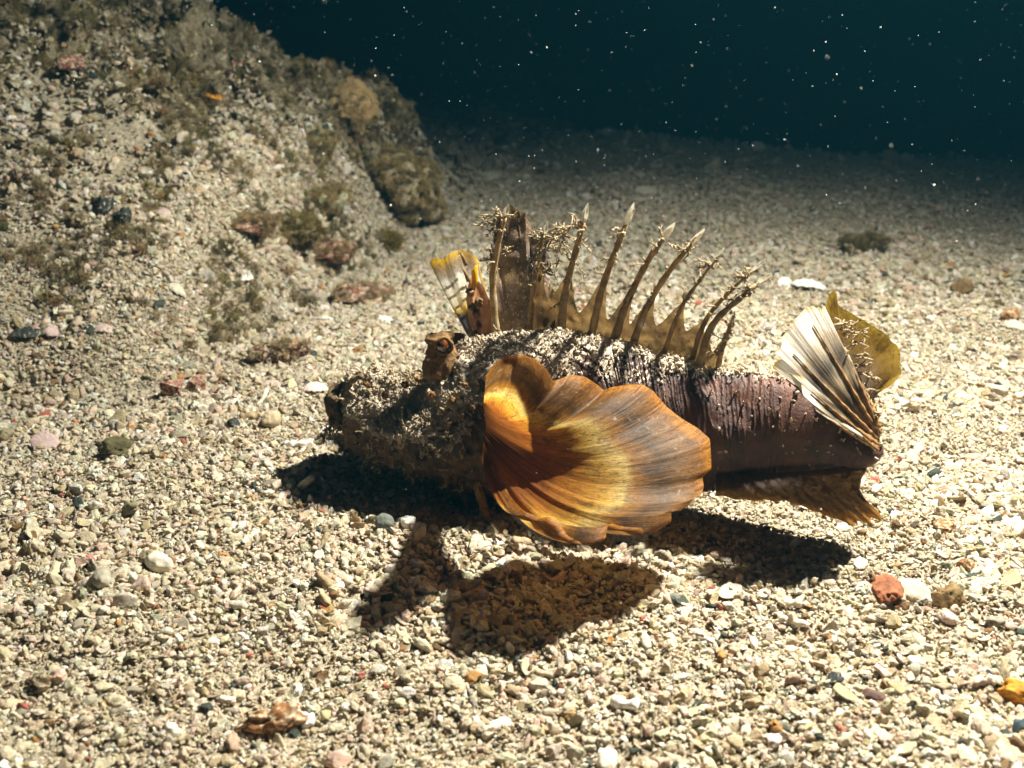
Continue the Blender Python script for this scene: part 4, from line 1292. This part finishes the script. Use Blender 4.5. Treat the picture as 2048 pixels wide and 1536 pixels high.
# shells and flakes
shell('shell', 210, 660, 27, PINK(), 'pink beige boat shaped shell half on the grit', 0.5, 0.25, 0.42, 0.5)
shell('shell', 322, 425, 25, PINK(), 'mauve oval shell below the black lumps on slope', 0.4, -0.3, 0.5, 0.4)
shell('shell', 92, 892, 29, pm('mauve_shell', (0.50, 0.36, 0.33), var=0.75, rough=0.5), 'flat pinkish shell disc beside a dark mossy stone', 0.75, 0.3, 0.8, 0.15)
shell('shell', 116, 668, 22, pm('mauve_shell', (0.50, 0.36, 0.33), var=0.75, rough=0.5), 'upright violet edged shell near a black stone', 1.0, 1.2, 0.6, 0.4)
shell('shell_flake', 482, 556, 27, WHITE(), 'triangular white flake with dark shadow on the slope', 0.6, 0.1, 0.5, 0.1)
shell('shell_flake', 345, 572, 30, pm('cream_flake', (0.62, 0.55, 0.42), var=0.65), 'long hollow shell lying open over a dark gap', 0.2, -0.5, 0.4, 0.7)
shell('shell_flake', 412, 558, 20, pm('grey_speck_disc', (0.36, 0.33, 0.27), var=0.75), 'grey disc standing in for a blurred drifting speck beside the open hollow shell', 0.9, 0.2, 0.8, 0.15)  # added disc imitating an out-of-focus drifting particle, not a real shell flake
shell('shell_flake', 768, 640, 24, WHITE(), 'white oyster like shell behind the eye of the fish', 0.3, 0.1, 0.55, 0.35)
shell('shell_flake', 634, 776, 26, pm('rosy_shell', (0.70, 0.56, 0.50), var=0.8, rough=0.45), 'rosy white shell just before the fish mouth', 0.4, 0.35, 0.5, 0.35)
shell('shell_flake', 548, 772, 18, PINK(), 'small pinkish flake between red crumbs and rosy white shell', 0.6, 0.6, 0.7, 0.25)
stick('coral_stick', 596, 893, 30, 8, WHITE(), 'branched white coral twig before the head shadow', -0.25, bend=0.3)
stick('coral_stick', 612, 900, 14, 6, WHITE(), 'stubby white side piece lying across the coral twig', 1.1)
stick('coral_stick', 526, 800, 22, 5, PALE(), 'thin pointed cream coral piece standing in grit', 1.3, lift=0.5)
pebble('pebble', 544, 842, 22, pm('peach_stone', (0.52, 0.40, 0.25), var=0.7), 'smooth peach pebble below the thin pointed coral piece', 'pebble', (1.2, .85, .7), 1, 0.15)
stick('coral_stick', 986, 1462, 36, 13, WHITE(), 'stout white coral finger on sand in front of the shadow', 0.3)
stick('coral_stick', 1250, 1415, 30, 13, WHITE(), 'white worm tube with a dark open end', -0.6)
stick('coral_stick', 1005, 1395, 20, 9, pm('salmon_stone', (0.62, 0.42, 0.32), var=0.7), 'pinkish upright coral peg on bright sand', 1.5, lift=0.4)
stick('coral_stick', 1585, 1248, 34, 8, PALE(), 'long cream coral needle in front of the tail shadow', -0.7)
stick('coral_stick', 470, 1215, 30, 9, PALE(), 'long cream coral rod left of the fish shadow', -0.5)
stick('coral_stick', 1578, 1210, 24, 9, PALE(), 'cream coral peg at the tip of the tail shadow', -0.4)
stick('coral_stick', 1400, 1150, 26, 7, pm('cream_flake', (0.62, 0.55, 0.42), var=0.65), 'curved pale rod inside the tail shadow', 0.2, bend=0.5)
shell('shell_flake', 1620, 571, 36, WHITE(), 'long white shell sliver on sand behind the tail', 0.3, -0.1, 0.35, 0.25)
shell('shell_flake', 1570, 570, 15, WHITE(), 'round white shell chip beside the long white sliver', 0.8, 0, 0.9, 0.15)
shell('shell_flake', 985, 354, 26, pm('cream_flake', (0.62, 0.55, 0.42), var=0.65), 'tan oval flake on sand behind the front sail', 0.4, -0.1, 0.45, 0.25)
shell('shell_flake', 1295, 385, 24, pm('cream_flake', (0.62, 0.55, 0.42), var=0.65), 'broad cream flake on sand behind the spines', 0.5, 0, 0.6, 0.2)
shell('shell_flake', 1518, 298, 16, WHITE(), 'small white chip at the far crest of lit sand', 0.8, 0, 0.8, 0.2)
k = pebble('weed_clump', 1705, 496, 26, BROWN(), 'wider dark weedy clump on sand behind the tail', 'algae', (1.2, .8, .7), 3, 0.4)
tufted(k, 60, 0.004, (.16, .12, .05), 12)
k = pebble('weed_clump', 1748, 492, 24, BROWN(), 'smaller dark weedy clump touching the wider weedy clump', 'algae', (1, .8, .8), 3, 0.4)
tufted(k, 50, 0.004, (.16, .12, .05), 13)
pebble('pebble', 1922, 580, 20, pm('weedy_brown', (0.24, 0.15, 0.06), var=0.35), 'round brown pebble on sand right behind the olive tail half', 'pebble', (1.1, .9, .8), 2, 0.2)
pebble('pebble', 2020, 634, 20, RUST(), 'brown pebble beside a tan shell rim, behind the tail', 'pebble', (1, .9, .8), 3, 0.2)
shell('shell_flake', 2032, 652, 26, pm('cream_flake', (0.62, 0.55, 0.42), var=0.65), 'tan shell rim lying below a brown pebble behind the tail', 0.4, -0.5, 0.5, 0.5)
stick('log_shaped_stone', 1100, 262, 52, 15, pm('log_brown', (0.20, 0.14, 0.05), var=0.4), 'dim brown log shaped stone on the far sand', -0.08, 'rock', bend=0.1, lift=0.0)
pebble('rock', 1120, 150, 62, pm('dim_rock', (0.16, 0.13, 0.09), var=0.5), 'low dim rock in the dark water beyond the log shaped stone', 'rock', (1.4, .8, .45), 3, 0.3, 0.3)
shell('shell', 1152, 166, 46, WHITE(), 'large pale shell leaning against the dim far rock', 0.5, 0.2, 0.45, 0.3)

# ------------------------------------------------------------------ specks drifting in the water
def build_snow():
    r = np.random.default_rng(99)
    v, f = ICO[1]
    f = np.array(f)
    n = 9000
    y = 0.16 + 1.5 * r.uniform(0, 1, n) ** 0.8
    x = r.uniform(-1, 1, n) * (0.5 * y + 0.05)
    z = r.uniform(0.005, 0.40, n)
    z = np.maximum(z, ground(x, y) + 0.01)
    s = np.clip(0.000105 * np.exp(r.normal(0, 0.6, n)), 0.00006, 0.0009) * (0.5 + y)
    ctr = np.stack([x, y, z], -1)
    V = ctr[:, None] + v[None] * (s[:, None] * r.uniform(0.6, 1.5, (n, 3)))[:, None]
    V = V.reshape(-1, 3)
    Fc = (f[None] + (np.arange(n) * len(v))[:, None, None]).reshape(-1, 3).tolist()
    o = mesh_obj('drifting_specks', V, Fc, m_plain('marine_snow', (0.80, 0.78, 0.70), var=0.9), None, True)
    return tag(o, 'tiny pale specks drifting in the dark water', 'plankton', kind='stuff')
build_snow()

# ------------------------------------------------------------------ the water: one closed box of dim teal water round the whole place
def build_haze():
    x0, x1, y0, y1, z0, z1 = -20, 20, -8, 26, -1.6, 0.46
    vs = [(x, y, z) for x in (x0, x1) for y in (y0, y1) for z in (z0, z1)]
    fs = [[0, 1, 3, 2], [4, 6, 7, 5], [0, 4, 5, 1], [2, 3, 7, 6], [0, 2, 6, 4], [1, 5, 7, 3]]
    o = mesh_obj('haze', vs, fs, None, None, False)
    m = bpy.data.materials.new('sea_water')
    m.use_nodes = True
    t = m.node_tree
    t.nodes.clear()
    out = t.nodes.new('ShaderNodeOutputMaterial')
    v = t.nodes.new('ShaderNodeVolumePrincipled')
    v.inputs['Density'].default_value = 1.35
    v.inputs['Color'].default_value = (0.0012, 0.009, 0.013, 1)
    v.inputs['Absorption Color'].default_value = (0.0, 0.004, 0.007, 1)
    v.inputs['Anisotropy'].default_value = 0.0
    t.links.new(v.outputs[0], out.inputs['Volume'])
    o.data.materials.append(m)
    o['kind'] = 'stuff'
    return o
build_haze()
